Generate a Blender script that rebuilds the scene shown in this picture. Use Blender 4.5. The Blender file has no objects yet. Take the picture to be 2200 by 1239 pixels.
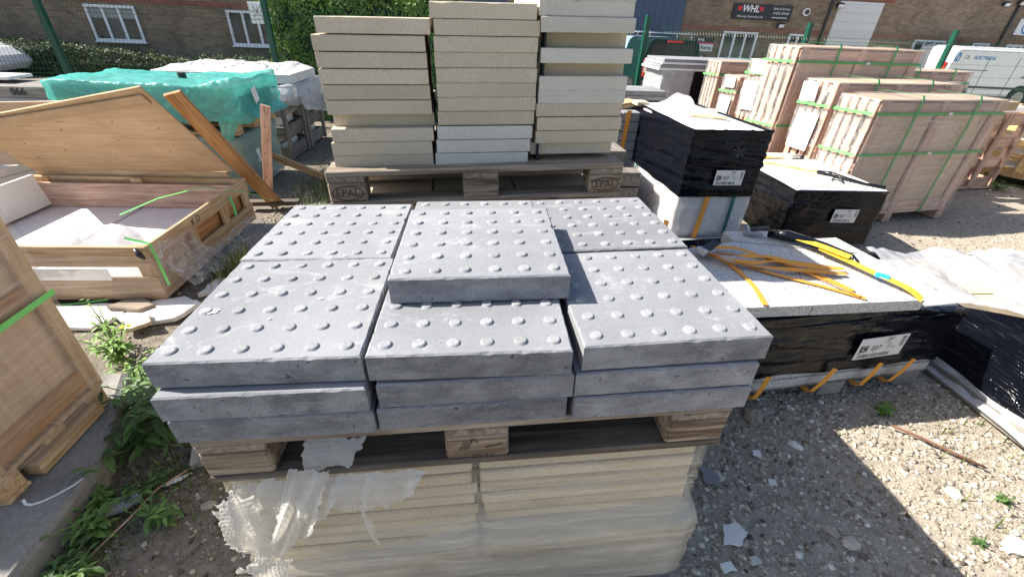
import bpy, math, random
import numpy as np
from mathutils import Vector, Matrix, Euler, noise

R = math.radians
random.seed(7)
rng = np.random.default_rng(11)
scene = bpy.context.scene
COL = scene.collection

# ---------------------------------------------------------------- camera, sky, sun, exposure
cam_d = bpy.data.cameras.new('camera')
cam_d.sensor_width = 36.0
cam_d.lens = 929.35 / 2200 * 36.0
cam_d.clip_start = 0.02
cam_d.clip_end = 500
cam = bpy.data.objects.new('camera', cam_d)
COL.objects.link(cam)
yaw_c, pit_c, rol_c = 0.0902, 0.5558, 0.0470
fwv = Vector((math.sin(yaw_c) * math.cos(pit_c), math.cos(yaw_c) * math.cos(pit_c), -math.sin(pit_c)))
rgt = Vector((math.cos(yaw_c), -math.sin(yaw_c), 0))
upv = rgt.cross(fwv)
r2 = rgt * math.cos(rol_c) + upv * math.sin(rol_c)
u2 = -rgt * math.sin(rol_c) + upv * math.cos(rol_c)
cam.matrix_world = Matrix(((r2.x, u2.x, -fwv.x, 0.623), (r2.y, u2.y, -fwv.y, -0.6484), (r2.z, u2.z, -fwv.z, 1.5685), (0, 0, 0, 1)))
scene.camera = cam

SUN_EL, SUN_AZ = R(43.3), R(10.5)          # light travels towards +x and a little towards the camera
sun_dir = Vector((-math.cos(SUN_EL) * math.cos(SUN_AZ), math.cos(SUN_EL) * math.sin(SUN_AZ), math.sin(SUN_EL)))
world = bpy.data.worlds.new('World')
scene.world = world
world.use_nodes = True
wn = world.node_tree
bg = wn.nodes['Background']
sky = wn.nodes.new('ShaderNodeTexSky')
sky.sky_type = 'NISHITA'
sky.sun_disc = False
sky.sun_elevation = SUN_EL
sky.sun_rotation = math.atan2(sun_dir.x, sun_dir.y)
sky.air_density = 1.0
sky.dust_density = 1.6
sky.ozone_density = 0.9
wn.links.new(sky.outputs['Color'], bg.inputs['Color'])
bg.inputs['Strength'].default_value = 0.09
sun_l = bpy.data.lights.new('sun', 'SUN')
sun_l.energy = 5.0
sun_l.angle = R(0.53)
sun_l.color = (1.0, 0.945, 0.86)
sun_o = bpy.data.objects.new('sun', sun_l)
sun_o.rotation_euler = (-sun_dir).to_track_quat('-Z', 'Y').to_euler()
sun_o.location = (-6, 2, 9)
COL.objects.link(sun_o)
scene.view_settings.view_transform = 'Standard'
scene.view_settings.look = 'None'
scene.view_settings.gamma = 1.0
scene.view_settings.exposure = 1.15

# ---------------------------------------------------------------- material kit
MATS = {}


class NT:
    def __init__(s, name):
        s.m = bpy.data.materials.new(name)
        s.m.use_nodes = True
        s.t = s.m.node_tree
        s.b = s.t.nodes['Principled BSDF']
        s.out = s.t.nodes['Material Output']
        MATS[name] = s.m

    def n(s, kind, **kw):
        nd = s.t.nodes.new(kind)
        for k, v in kw.items():
            if isinstance(v, bpy.types.NodeSocket):
                s.t.links.new(v, nd.inputs[k])
            elif k in nd.inputs:
                nd.inputs[k].default_value = v
            else:
                setattr(nd, k, v)
        return nd

    def link(s, a, b):
        s.t.links.new(a, b)

    def coords(s, scale=(1, 1, 1), rot=(0, 0, 0), rand=True):
        tc = s.n('ShaderNodeTexCoord')
        v = tc.outputs['Object']
        if rand:
            oi = s.n('ShaderNodeObjectInfo')
            mu = s.n('ShaderNodeMath', operation='MULTIPLY')
            s.link(oi.outputs['Random'], mu.inputs[0])
            mu.inputs[1].default_value = 37.0
            ad = s.n('ShaderNodeVectorMath', operation='ADD')
            s.link(v, ad.inputs[0])
            s.link(mu.outputs[0], ad.inputs[1])
            v = ad.outputs[0]
        mp = s.n('ShaderNodeMapping')
        mp.inputs['Scale'].default_value = scale
        mp.inputs['Rotation'].default_value = rot
        s.link(v, mp.inputs['Vector'])
        return mp.outputs[0]

    def noise(s, vec, scale=5, detail=6, rough=.6, dist=0.0):
        nd = s.n('ShaderNodeTexNoise')
        nd.inputs['Scale'].default_value = scale
        nd.inputs['Detail'].default_value = detail
        nd.inputs['Roughness'].default_value = rough
        nd.inputs['Distortion'].default_value = dist
        s.link(vec, nd.inputs['Vector'])
        return nd.outputs['Fac']

    def ramp(s, fac, stops):
        nd = s.n('ShaderNodeValToRGB')
        el = nd.color_ramp.elements
        while len(el) < len(stops):
            el.new(0.5)
        for e, (p, c) in zip(el, stops):
            e.position = p
            e.color = (c[0], c[1], c[2], 1) if not isinstance(c, (int, float)) else (c, c, c, 1)
        s.link(fac, nd.inputs['Fac'])
        return nd.outputs['Color']

    def mix(s, fac, a, b, mode='MIX'):
        nd = s.n('ShaderNodeMix', data_type='RGBA', blend_type=mode)
        for sock, v in ((nd.inputs[0], fac), (nd.inputs[6], a), (nd.inputs[7], b)):
            if isinstance(v, bpy.types.NodeSocket):
                s.link(v, sock)
            elif isinstance(v, (int, float)):
                sock.default_value = v if sock.type == 'VALUE' else (v, v, v, 1)
            else:
                sock.default_value = (v[0], v[1], v[2], 1)
        return nd.outputs[2]

    def vary(s, col, amount):
        oi = s.n('ShaderNodeObjectInfo')
        mr = s.n('ShaderNodeMapRange')
        s.link(oi.outputs['Random'], mr.inputs['Value'])
        mr.inputs['To Min'].default_value = 1 - amount
        mr.inputs['To Max'].default_value = 1 + amount
        hs = s.n('ShaderNodeHueSaturation')
        s.link(col, hs.inputs['Color'])
        s.link(mr.outputs[0], hs.inputs['Value'])
        return hs.outputs[0]

    def bump(s, h, strength=.3, dist=.01, prev=None):
        nd = s.n('ShaderNodeBump')
        nd.inputs['Strength'].default_value = strength
        nd.inputs['Distance'].default_value = dist
        s.link(h, nd.inputs['Height'])
        if prev is not None:
            s.link(prev, nd.inputs['Normal'])
        return nd.outputs['Normal']

    def fin(s, col=None, rough=None, nrm=None, spec=None, metal=None, **kw):
        def put(sock, v):
            if v is None:
                return
            if isinstance(v, bpy.types.NodeSocket):
                s.link(v, sock)
            elif isinstance(v, (tuple, list)):
                sock.default_value = (*v[:3], 1)
            else:
                sock.default_value = v
        put(s.b.inputs['Base Color'], col)
        put(s.b.inputs['Roughness'], rough)
        put(s.b.inputs['Normal'], nrm)
        put(s.b.inputs['Specular IOR Level'], spec)
        put(s.b.inputs['Metallic'], metal)
        for k, v in kw.items():
            put(s.b.inputs[k.replace('_', ' ')], v)
        return s.m


def plain(name, col, rough=.6, spec=.5, metal=0.0, grain=.08, scale=30):
    t = NT(name)
    v = t.coords()
    f = t.noise(v, scale, 4)
    c = t.mix(f, [x * (1 - grain) for x in col], [min(1, x * (1 + grain)) for x in col])
    return t.fin(c, rough, None, spec, metal)


def stone(name, dark, mid, light, scale=3.0, fine=90, bump=.25, rough=.85, vary=.06, speck=None):
    t = NT(name)
    v = t.coords()
    a = t.noise(v, scale, 8, .65, .4)
    c = t.ramp(a, [(.3, dark), (.52, mid), (.72, light)])
    f = t.noise(v, fine, 5, .7)
    c = t.mix(.22, c, t.ramp(f, [(.3, .15), (.7, .95)]), 'OVERLAY')
    if speck:
        vo = t.n('ShaderNodeTexVoronoi')
        vo.inputs['Scale'].default_value = speck[0]
        t.link(v, vo.inputs['Vector'])
        k = t.ramp(vo.outputs['Distance'], [(.0, 1.0), (speck[1], 0.0)])
        n2 = t.noise(v, speck[0] * .12, 2)
        k = t.mix(1.0, k, t.ramp(n2, [(.45, 0.0), (.6, 1.0)]), 'MULTIPLY')
        c = t.mix(k, c, speck[2])
    c = t.vary(c, vary)
    nb = t.bump(f, bump, .004)
    nb = t.bump(a, bump * .6, .01, nb)
    return t.fin(c, rough, nb, .3)


def wood(name, dark, mid, light, axis, rough=.75, vary=.18, nails=False):
    t = NT(name + axis)
    sc = {'x': (1.6, 26, 26), 'y': (26, 1.6, 26), 'z': (26, 26, 1.6)}[axis]
    sk = {'x': (2.2, 9, 9), 'y': (9, 2.2, 9), 'z': (9, 9, 2.2)}[axis]
    v = t.coords(sc)
    a = t.noise(v, 1.6, 7, .62, .6)
    lo, hi = (.22, .80) if name in ('ply', 'ply_brown') else ((.42, .60) if name == 'wood_block' else (.36, .64))
    c = t.ramp(a, [(lo, dark), (.5, mid), (hi, light)])
    v2 = t.coords((1.3, 1.3, 1.3))
    b = t.noise(v2, 3, 4)
    c = t.mix(t.ramp(b, [(.35, 0.0), (.75, .5)]), c, [x * .62 for x in mid], 'MIX')
    v3 = t.coords(sk)
    vo = t.n('ShaderNodeTexVoronoi')
    vo.inputs['Scale'].default_value = .9
    t.link(v3, vo.inputs['Vector'])
    k = t.ramp(vo.outputs['Distance'], [(.035, 1.0), (.10, 0.0)])
    c = t.mix(k, c, [x * .32 for x in dark])
    c = t.vary(c, vary)
    nb = t.bump(a, .12 if name in ('ply', 'ply_brown') else (.9 if name == 'wood_block' else .3), .004)
    return t.fin(c, rough, nb, .3)


WOODS = {}
for nm, d, m, l in (('wood_new', (.33, .20, .095), (.52, .355, .20), (.65, .485, .31)),
                    ('ply_brown', (.34, .205, .10), (.48, .32, .18), (.56, .40, .245)),
                    ('wood_block', (.115, .075, .05), (.27, .20, .14), (.43, .34, .25)),
                    ('wood_orange', (.24, .105, .04), (.40, .205, .08), (.50, .285, .125)),
                    ('wood_crate', (.36, .205, .145), (.55, .355, .26), (.67, .48, .365)),
                    ('wood_grey', (.12, .105, .09), (.235, .21, .185), (.36, .325, .285)),
                    ('wood_pallet', (.15, .115, .085), (.28, .225, .17), (.42, .35, .275)),
                    ('wood_dark', (.055, .042, .032), (.11, .088, .068), (.19, .155, .12)),  # short plank's own colour; elsewhere shade put into hidden boards
                    ('wood_yellow', (.42, .24, .08), (.62, .40, .16), (.74, .53, .26)),
                    ('ply', (.40, .265, .165), (.57, .42, .29), (.67, .52, .38))):
    for ax in 'xyz':
        WOODS[nm + ax] = wood(nm, d, m, l, ax)

# blister paving: paler top, darker sides with pale scuffs
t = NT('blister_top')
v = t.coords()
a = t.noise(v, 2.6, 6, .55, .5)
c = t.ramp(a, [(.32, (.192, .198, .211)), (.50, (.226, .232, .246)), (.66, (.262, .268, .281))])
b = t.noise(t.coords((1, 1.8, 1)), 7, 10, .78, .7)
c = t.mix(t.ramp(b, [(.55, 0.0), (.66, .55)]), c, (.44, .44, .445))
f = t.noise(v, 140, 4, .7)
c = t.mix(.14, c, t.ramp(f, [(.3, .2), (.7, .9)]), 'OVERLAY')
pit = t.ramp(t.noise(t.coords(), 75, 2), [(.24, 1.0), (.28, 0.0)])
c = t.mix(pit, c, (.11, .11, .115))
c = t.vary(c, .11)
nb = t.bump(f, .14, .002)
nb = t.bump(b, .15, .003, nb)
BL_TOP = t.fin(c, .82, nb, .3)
t = NT('blister_stud')
v = t.coords()
f = t.noise(v, 160, 4, .7)
c = t.ramp(f, [(.35, (.22, .224, .234)), (.65, (.315, .318, .326))])
BL_STUD = t.fin(t.vary(c, .12), .85, t.bump(f, .3, .002), .3)
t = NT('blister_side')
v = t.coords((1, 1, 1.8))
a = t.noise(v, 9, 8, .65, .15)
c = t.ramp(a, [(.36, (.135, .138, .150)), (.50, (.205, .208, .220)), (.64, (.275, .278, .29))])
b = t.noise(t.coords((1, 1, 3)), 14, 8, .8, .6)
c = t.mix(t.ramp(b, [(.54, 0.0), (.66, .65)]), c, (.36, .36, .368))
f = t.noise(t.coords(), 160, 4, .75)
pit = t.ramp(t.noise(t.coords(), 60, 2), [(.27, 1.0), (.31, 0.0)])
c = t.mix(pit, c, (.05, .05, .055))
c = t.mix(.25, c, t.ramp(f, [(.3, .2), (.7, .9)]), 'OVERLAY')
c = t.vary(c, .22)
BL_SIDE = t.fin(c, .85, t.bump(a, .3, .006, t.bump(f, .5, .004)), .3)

TAN = stone('tan_concrete', (.45, .385, .28), (.51, .44, .33), (.56, .49, .375), 1.6, 170, .08, .85, .09, (30, .06, (.24, .21, .16)))
PALE = stone('skylit_pale_concrete', (.50, .47, .40), (.56, .53, .46), (.61, .58, .51), 1.6, 170, .08, .85, .07, (30, .05, (.3, .28, .25)))  # beige slabs with sky reflection put into the colour; also one pale shard
WHITE_SLAB = stone('white_slab', (.62, .60, .55), (.72, .70, .66), (.80, .78, .74), 3, 120, .15, .75, .05)
ROUGH_WHITE = stone('rough_white_stone', (.50, .46, .41), (.68, .65, .60), (.80, .78, .74), 9, 60, .9, .9, .05)
BUFF = stone('buff_slab', (.48, .39, .26), (.57, .475, .335), (.64, .55, .41), 2.5, 120, .2, .8, .06)
GREYSLAB = stone('grey_slab', (.20, .205, .215), (.27, .275, .285), (.34, .345, .35), 3, 90, .2, .8, .1)
CONC = stone('old_concrete', (.17, .16, .145), (.25, .24, .22), (.33, .32, .295), 4, 70, .7, .9, .04, (26, .2, (.36, .34, .31)))
FOAM = plain('black_foam', (.02, .021, .026), .9)

t = NT('granite')
v = t.coords(rand=False)
vo = t.n('ShaderNodeTexVoronoi')
vo.inputs['Scale'].default_value = 230
t.link(v, vo.inputs['Vector'])
sp = t.ramp(vo.outputs['Color'], [(.12, (.16, .16, .165)), (.26, (.36, .355, .35)), (.5, (.50, .49, .47)), (.85, (.62, .60, .57))])
GRANITE = t.fin(t.vary(sp, .04), .55, t.bump(vo.outputs['Distance'], .1, .002), .4)

# marble slabs in the open crate
t = NT('marble')
v = t.coords()
w = t.noise(v, 2.4, 9, .7, 2.5)
c = t.ramp(w, [(.44, (.80, .80, .81)), (.50, (.68, .68, .71)), (.53, (.82, .82, .82)), (.9, (.84, .84, .84))])
MARBLE = t.fin(c, .35, None, .5)


def film(name, col, opac_lo, opac_hi, rough=.22, stretch=(2, 2, 40), bump=.5, trans=0.0, tilt=(0.06, 0.03, 0), scale=2.0):
    """thin plastic: part of the light goes straight through, the rest is a wrinkled glossy sheet"""
    t = NT(name)
    v = t.coords(stretch, tilt)
    a = t.noise(v, scale, 6, .65, .5)
    t.fin(t.ramp(a, [(.3, [x * .8 for x in col]), (.7, col)]), rough, t.bump(a, bump, .01), .6)
    if trans:
        t.b.inputs['Transmission Weight'].default_value = 0
    tr = t.n('ShaderNodeBsdfTransparent')
    mx = t.n('ShaderNodeMixShader')
    b = t.noise(v, scale * 1.7, 5, .7, .8)
    fac = t.ramp(b, [(.36, opac_lo), (.55, opac_lo + .3 * (opac_hi - opac_lo)), (.70, opac_hi)])
    t.link(fac, mx.inputs[0])
    t.link(tr.outputs[0], mx.inputs[1])
    sh = t.b.outputs[0]
    if trans:
        tl = t.n('ShaderNodeBsdfTranslucent')
        tl.inputs['Color'].default_value = (*col, 1)
        m2 = t.n('ShaderNodeMixShader')
        m2.inputs[0].default_value = trans
        t.link(sh, m2.inputs[1])
        t.link(tl.outputs[0], m2.inputs[2])
        sh = m2.outputs[0]
    t.link(sh, mx.inputs[2])
    t.link(mx.outputs[0], t.out.inputs['Surface'])
    return t.m


FILM = film('clear_stretch_film', (.76, .65, .59), .14, .55, .2, (.7, .7, 14), .35, 0, (.12, .08, 0), 2.4)
FILM_CRINKLE = film('crinkled_clear_film', (.88, .86, .84), .08, .62, .08, (11, 11, 5), 1.0, 0, (0, 0, 0), 1.6)
FILM_WHITE = film('cloudy_plastic_sheet', (.82, .82, .84), .55, .95, .3, (6, 6, 6), .8, .3, (0, 0, 0), 1.5)
FILM_PACK = film('taut_pack_film', (.76, .70, .58), .12, .62, .14, (.4, .4, 12), .25, 0, (0, 0.05, 0), 1.9)
FILM_GREY = film('grey_cloudy_sheet', (.60, .61, .63), .66, .98, .25, (5, 5, 5), .9, .25, (0, 0, 0), 1.6)
FILM_SHROUD = film('milky_shroud_film', (.74, .68, .56), .40, .90, .25, (.7, .7, 7), .5, 0, (0, .05, 0), 1.8)
FILM_TEAL = film('teal_plastic_sheet', (.15, .70, .60), .66, .98, .2, (6, 6, 10), 1.0, .4, (0, 0, 0), 2.0)
FILM_GREEN = film('pale_green_plastic_sheet', (.34, .50, .45), .75, .97, .3, (4, 4, 4), .9, .25, (0, 0, 0), 1.4)

t = NT('bubble_wrap')
t.fin((.86, .85, .81), .25, None, .5)
tl = t.n('ShaderNodeBsdfTranslucent')
tl.inputs['Color'].default_value = (.90, .86, .76, 1)
m2 = t.n('ShaderNodeMixShader')
m2.inputs[0].default_value = .5
t.link(t.b.outputs[0], m2.inputs[1])
t.link(tl.outputs[0], m2.inputs[2])
tr = t.n('ShaderNodeBsdfTransparent')
m3 = t.n('ShaderNodeMixShader')
m3.inputs[0].default_value = .74
t.link(tr.outputs[0], m3.inputs[1])
t.link(m2.outputs[0], m3.inputs[2])
t.link(m3.outputs[0], t.out.inputs['Surface'])
BUBBLE = t.m


def blackwrap(name, tilt):
    t = NT(name)
    a = t.noise(t.coords((.45, .45, 26) if tilt[1] < .1 else (1.2, 1.2, 42), tilt), 2.2, 3, .5, .4)
    b = t.noise(t.coords((3, 3, 5)), 2.5, 4, .6, 1.0)
    nb = t.bump(a, .55 if tilt[1] < .1 else 1.0, .006)
    nb = t.bump(b, .5, .02, nb)
    return t.fin((.0035, .0045, .008), .2 if tilt[1] < .1 else .16, nb, .18 if tilt[1] < .1 else .5)


BLACKWRAP = blackwrap('black_stretch_film', (.05, .04, 0))
BLACKWRAP2 = blackwrap('black_stretch_film_slanted', (.0, .18, 0))

ORANGE = plain('orange_webbing', (.72, .30, .035), .7)
YELLOWTUBE = plain('yellow_webbing', (.85, .50, .04), .6)
GREENSTRAP = plain('green_strapping', (.035, .27, .07), .35)
LIMESTRAP = plain('lime_strapping', (.16, .62, .16), .35)
TEALSTRAP = plain('dark_teal_strapping', (.01, .12, .12), .4)
STEEL = plain('zinc_steel', (.45, .46, .48), .35, .5, .9)
BLACKPL = plain('black_plastic', (.012, .012, .014), .4)
PAPER = plain('white_paper', (.80, .79, .76), .7)
LABELM = plain('label_paper', (.70, .67, .64), .6)
INK = plain('black_ink', (.02, .02, .022), .6)
INKGREY = plain('grey_ink', (.30, .28, .27), .6)
BURN = plain('burnt_brand', (.045, .035, .028), .8)
CARD = plain('cardboard', (.42, .29, .17), .8)
BLUETAPE = plain('blue_tape', (.03, .42, .75), .4)

# ---------------------------------------------------------------- mesh kit
def link(o, parent=None):
    COL.objects.link(o)
    if parent is not None:
        o.parent = parent
    return o


def meshobj(name, verts, faces, mat, parent=None, M=None, smooth=False, mats=None, midx=None):
    me = bpy.data.meshes.new(name)
    me.from_pydata([tuple(v) for v in verts], [], faces)
    for m_ in (mats or [mat]):
        me.materials.append(m_)
    if midx is not None:
        me.polygons.foreach_set('material_index', midx)
    if smooth:
        me.polygons.foreach_set('use_smooth', [True] * len(me.polygons))
    me.update()
    o = bpy.data.objects.new(name, me)
    if M is not None:
        o.matrix_local = M
    return link(o, parent)


def tag(o, label, cat, group=None, kind=None):
    o['label'] = label
    o['category'] = cat
    if group:
        o['group'] = group
    o['kind'] = kind or 'thing'
    return o


def thing(name, label, cat, loc=(0, 0, 0), rz=0.0, group=None, tilt=0.0, M=None):
    o = bpy.data.objects.new(name, None)
    o.empty_display_size = .1
    o.matrix_local = M if M is not None else Matrix.Translation(loc) @ Matrix.Rotation(-tilt, 4, 'Y') @ Matrix.Rotation(rz, 4, 'Z')
    COL.objects.link(o)
    return tag(o, label, cat, group)


_cb = {}


def cbox_data(sx, sy, sz, c):
    hx, hy, hz = sx / 2, sy / 2, sz / 2
    c = min(c, hx * .45, hy * .45, hz * .45)
    vs, idx = [], {}
    for ix in (-1, 1):
        for iy in (-1, 1):
            for iz in (-1, 1):
                for ax in range(3):
                    p = [ix * (hx - c), iy * (hy - c), iz * (hz - c)]
                    p[ax] = (ix * hx, iy * hy, iz * hz)[ax]
                    idx[(ix, iy, iz, ax)] = len(vs)
                    vs.append(p)
    fs = []
    def quad(q, nrm):
        a, b, c_ = (Vector(vs[q[0]]), Vector(vs[q[1]]), Vector(vs[q[2]]))
        if (b - a).cross(c_ - a).dot(Vector(nrm)) < 0:
            q = q[::-1]
        fs.append(tuple(q))
    for ax in range(3):
        o1, o2 = [k for k in range(3) if k != ax]
        for s in (-1, 1):
            q = []
            for s1, s2 in ((-1, -1), (1, -1), (1, 1), (-1, 1)):
                k = [0, 0, 0]
                k[ax], k[o1], k[o2] = s, s1, s2
                q.append(idx[(*k, ax)])
            n_ = [0, 0, 0]
            n_[ax] = s
            quad(q, n_)
        for s1 in (-1, 1):
            for s2 in (-1, 1):
                k1, k2 = [0, 0, 0], [0, 0, 0]
                k1[o1] = k2[o1] = s1
                k1[o2] = k2[o2] = s2
                k1[ax], k2[ax] = -1, 1
                n_ = [0, 0, 0]
                n_[o1], n_[o2] = s1, s2
                quad([idx[(*k1, o1)], idx[(*k2, o1)], idx[(*k2, o2)], idx[(*k1, o2)]], n_)
    for ix in (-1, 1):
        for iy in (-1, 1):
            for iz in (-1, 1):
                quad([idx[(ix, iy, iz, a)] for a in range(3)], (ix, iy, iz))
    return vs, fs


def box(name, cx, cy, cz, sx, sy, sz, mat, parent=None, rot=None, c=.003, M=None):
    """chamfered box; a string material picks the wood whose grain follows the longest side"""
    if isinstance(mat, str):
        ax = 'xyz'[max(range(3), key=lambda k: (sx, sy, sz)[k])]
        mat = WOODS[mat + ax]
    key = (round(sx, 4), round(sy, 4), round(sz, 4), c, mat.name)
    me = _cb.get(key)
    if me is None:
        vs, fs = cbox_data(sx, sy, sz, c)
        me = bpy.data.meshes.new(name)
        me.from_pydata(vs, [], fs)
        me.materials.append(mat)
        _cb[key] = me
    o = bpy.data.objects.new(name, me)
    if M is None:
        M = Matrix.Translation((cx, cy, cz))
        if rot:
            M = M @ Euler(rot).to_matrix().to_4x4()
    o.matrix_local = M
    return link(o, parent)


def bar(name, p0, p1, w, th, mat, parent=None, side=(0, 0, 1), c=.003):
    """board from p0 to p1; w is its size along `side`, th its thickness"""
    p0, p1 = Vector(p0), Vector(p1)
    x = (p1 - p0).normalized()
    z = Vector(side)
    z = (z - x * z.dot(x)).normalized()
    y = z.cross(x)
    M = Matrix((x, y, z)).transposed().to_4x4()
    M.translation = (p0 + p1) / 2
    return box(name, 0, 0, 0, (p1 - p0).length, th, w, mat, parent, c=c, M=M)


def cyl_data(r, h, seg=20, r2=None, axis='z'):
    r2 = r if r2 is None else r2
    vs, fs = [], []
    for k in range(seg):
        a = 2 * math.pi * k / seg
        for rr, zz in ((r, -h / 2), (r2, h / 2)):
            p = (rr * math.cos(a), rr * math.sin(a), zz)
            if axis == 'y':
                p = (p[0], p[2], p[1])
            elif axis == 'x':
                p = (p[2], p[0], p[1])
            vs.append(p)
    for k in range(seg):
        a, b = 2 * k, 2 * ((k + 1) % seg)
        fs.append((a, b, b + 1, a + 1))
    fs.append(tuple(2 * k for k in range(seg))[::-1])
    fs.append(tuple(2 * k + 1 for k in range(seg)))
    return vs, fs


def cyl(name, cx, cy, cz, r, h, mat, parent=None, seg=20, r2=None, axis='z', rot=None):
    vs, fs = cyl_data(r, h, seg, r2, axis)
    M = Matrix.Translation((cx, cy, cz))
    if rot:
        M = M @ Euler(rot).to_matrix().to_4x4()
    return meshobj(name, vs, fs, mat, parent, M)


def ribbon(name, pts, width, mat, parent=None, normal=(0, 0, 1), th=.0015, tangent_side=None):
    """flat strap along a polyline; normal may be one vector or one for each point"""
    pts = [Vector(p) for p in pts]
    vs, fs = [], []
    n = len(pts)
    for i, p in enumerate(pts):
        tg = (pts[min(i + 1, n - 1)] - pts[max(i - 1, 0)]).normalized()
        nm = Vector(normal[i] if isinstance(normal, list) else normal)
        sd = tg.cross(nm)
        if sd.length < 1e-4:
            sd = tg.cross(Vector((.3, .5, .8)))
        sd.normalize()
        nn = sd.cross(tg).normalized()
        for a, b in ((-1, 0), (1, 0), (1, 1), (-1, 1)):
            vs.append(p + sd * a * width / 2 + nn * b * th)
    for i in range(n - 1):
        for k in range(4):
            a, b = 4 * i + k, 4 * i + (k + 1) % 4
            fs.append((a, b, b + 4, a + 4))
    fs.append((3, 2, 1, 0))
    fs.append(tuple(4 * (n - 1) + k for k in range(4)))
    return meshobj(name, vs, fs, mat, parent)


def tube(name, pts, rad, mat, parent=None, seg=8, smooth=True):
    pts = [Vector(p) for p in pts]
    vs, fs = [], []
    n = len(pts)
    for i, p in enumerate(pts):
        tg = (pts[min(i + 1, n - 1)] - pts[max(i - 1, 0)]).normalized()
        a = tg.cross(Vector((0.13, 0.31, 0.94)))
        if a.length < 1e-3:
            a = tg.cross(Vector((1, 0, 0)))
        a.normalize()
        b = tg.cross(a)
        rr = rad[i] if isinstance(rad, (list, tuple)) else rad
        for k in range(seg):
            w = 2 * math.pi * k / seg
            vs.append(p + (a * math.cos(w) + b * math.sin(w)) * rr)
    for i in range(n - 1):
        for k in range(seg):
            a, b = i * seg + k, i * seg + (k + 1) % seg
            fs.append((a, b, b + seg, a + seg))
    fs.append(tuple(range(seg))[::-1])
    fs.append(tuple(range((n - 1) * seg, n * seg)))
    return meshobj(name, vs, fs, mat, parent, smooth=smooth)


def shell(name, x0, x1, y0, y1, z0, z1, res, fn, mat, parent=None, faces='FBLRT', smooth=True):
    """gridded box surface, welded, pushed about by fn(point, outward normal)"""
    idx, P, N, fs = {}, [], [], []
    def vid(p, n_):
        k = (round(p[0], 4), round(p[1], 4), round(p[2], 4))
        if k in idx:
            N[idx[k]] += Vector(n_)
            return idx[k]
        idx[k] = len(P)
        P.append(Vector(p))
        N.append(Vector(n_))
        return idx[k]
    def cnt(a, b):
        return max(2, int(round(abs(b - a) / res)))
    nx, ny, nz = cnt(x0, x1), cnt(y0, y1), cnt(z0, z1)
    X = [x0 + (x1 - x0) * i / nx for i in range(nx + 1)]
    Y = [y0 + (y1 - y0) * i / ny for i in range(ny + 1)]
    Zs = [z0 + (z1 - z0) * i / nz for i in range(nz + 1)]
    def grid(A, B, f, n_, flip):
        ids = [[vid(f(a, b), n_) for b in B] for a in A]
        for i in range(len(A) - 1):
            for j in range(len(B) - 1):
                q = (ids[i][j], ids[i + 1][j], ids[i + 1][j + 1], ids[i][j + 1])
                fs.append(q[::-1] if flip else q)
    if 'F' in faces: grid(X, Zs, lambda a, b: (a, y0, b), (0, -1, 0), False)
    if 'B' in faces: grid(X, Zs, lambda a, b: (a, y1, b), (0, 1, 0), True)
    if 'L' in faces: grid(Y, Zs, lambda a, b: (x0, a, b), (-1, 0, 0), True)
    if 'R' in faces: grid(Y, Zs, lambda a, b: (x1, a, b), (1, 0, 0), False)
    if 'T' in faces: grid(X, Y, lambda a, b: (a, b, z1), (0, 0, 1), False)
    if 'D' in faces: grid(X, Y, lambda a, b: (a, b, z0), (0, 0, -1), True)
    vs = [fn(p, n_.normalized()) for p, n_ in zip(P, N)]
    return meshobj(name, vs, fs, mat, parent, smooth=smooth)


def nz(x, y, z, s=1.0):
    return noise.noise(Vector((x * s, y * s, z * s)))


def text(name, body, size, M, mat, parent=None, align='CENTER', extrude=.0004, shear=0.0, bold=0.0, space=1.0):
    cu = bpy.data.curves.new(name, 'FONT')
    cu.body = body
    cu.size = size
    cu.align_x = align
    cu.align_y = 'CENTER'
    cu.extrude = extrude
    cu.shear = shear
    cu.offset = bold
    cu.space_character = space
    cu.materials.append(mat)
    o = bpy.data.objects.new(name, cu)
    o.matrix_local = M
    TEXTS.append(o)
    return link(o, parent)


TEXTS = []
FACE_FRONT = Euler((R(90), 0, 0)).to_matrix().to_4x4()      # text on a face that looks towards -y


def front(x, y, z):
    return Matrix.Translation((x, y, z)) @ FACE_FRONT


def ring(name, rx, rz, wid, M, mat, parent=None, seg=32, th=.001):
    vs, fs = [], []
    for k in range(seg):
        a = 2 * math.pi * k / seg
        for s in (0, wid):
            for d in (0, th):
                vs.append(((rx - s) * math.cos(a), (rz - s) * math.sin(a), d))
    for k in range(seg):
        a, b = 4 * k, 4 * ((k + 1) % seg)
        fs += [(a + 1, b + 1, b + 3, a + 3), (a, b, b + 1, a + 1), (a + 2, a + 3, b + 3, b + 2)]
    return meshobj(name, vs, fs, mat, parent, M)


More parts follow.
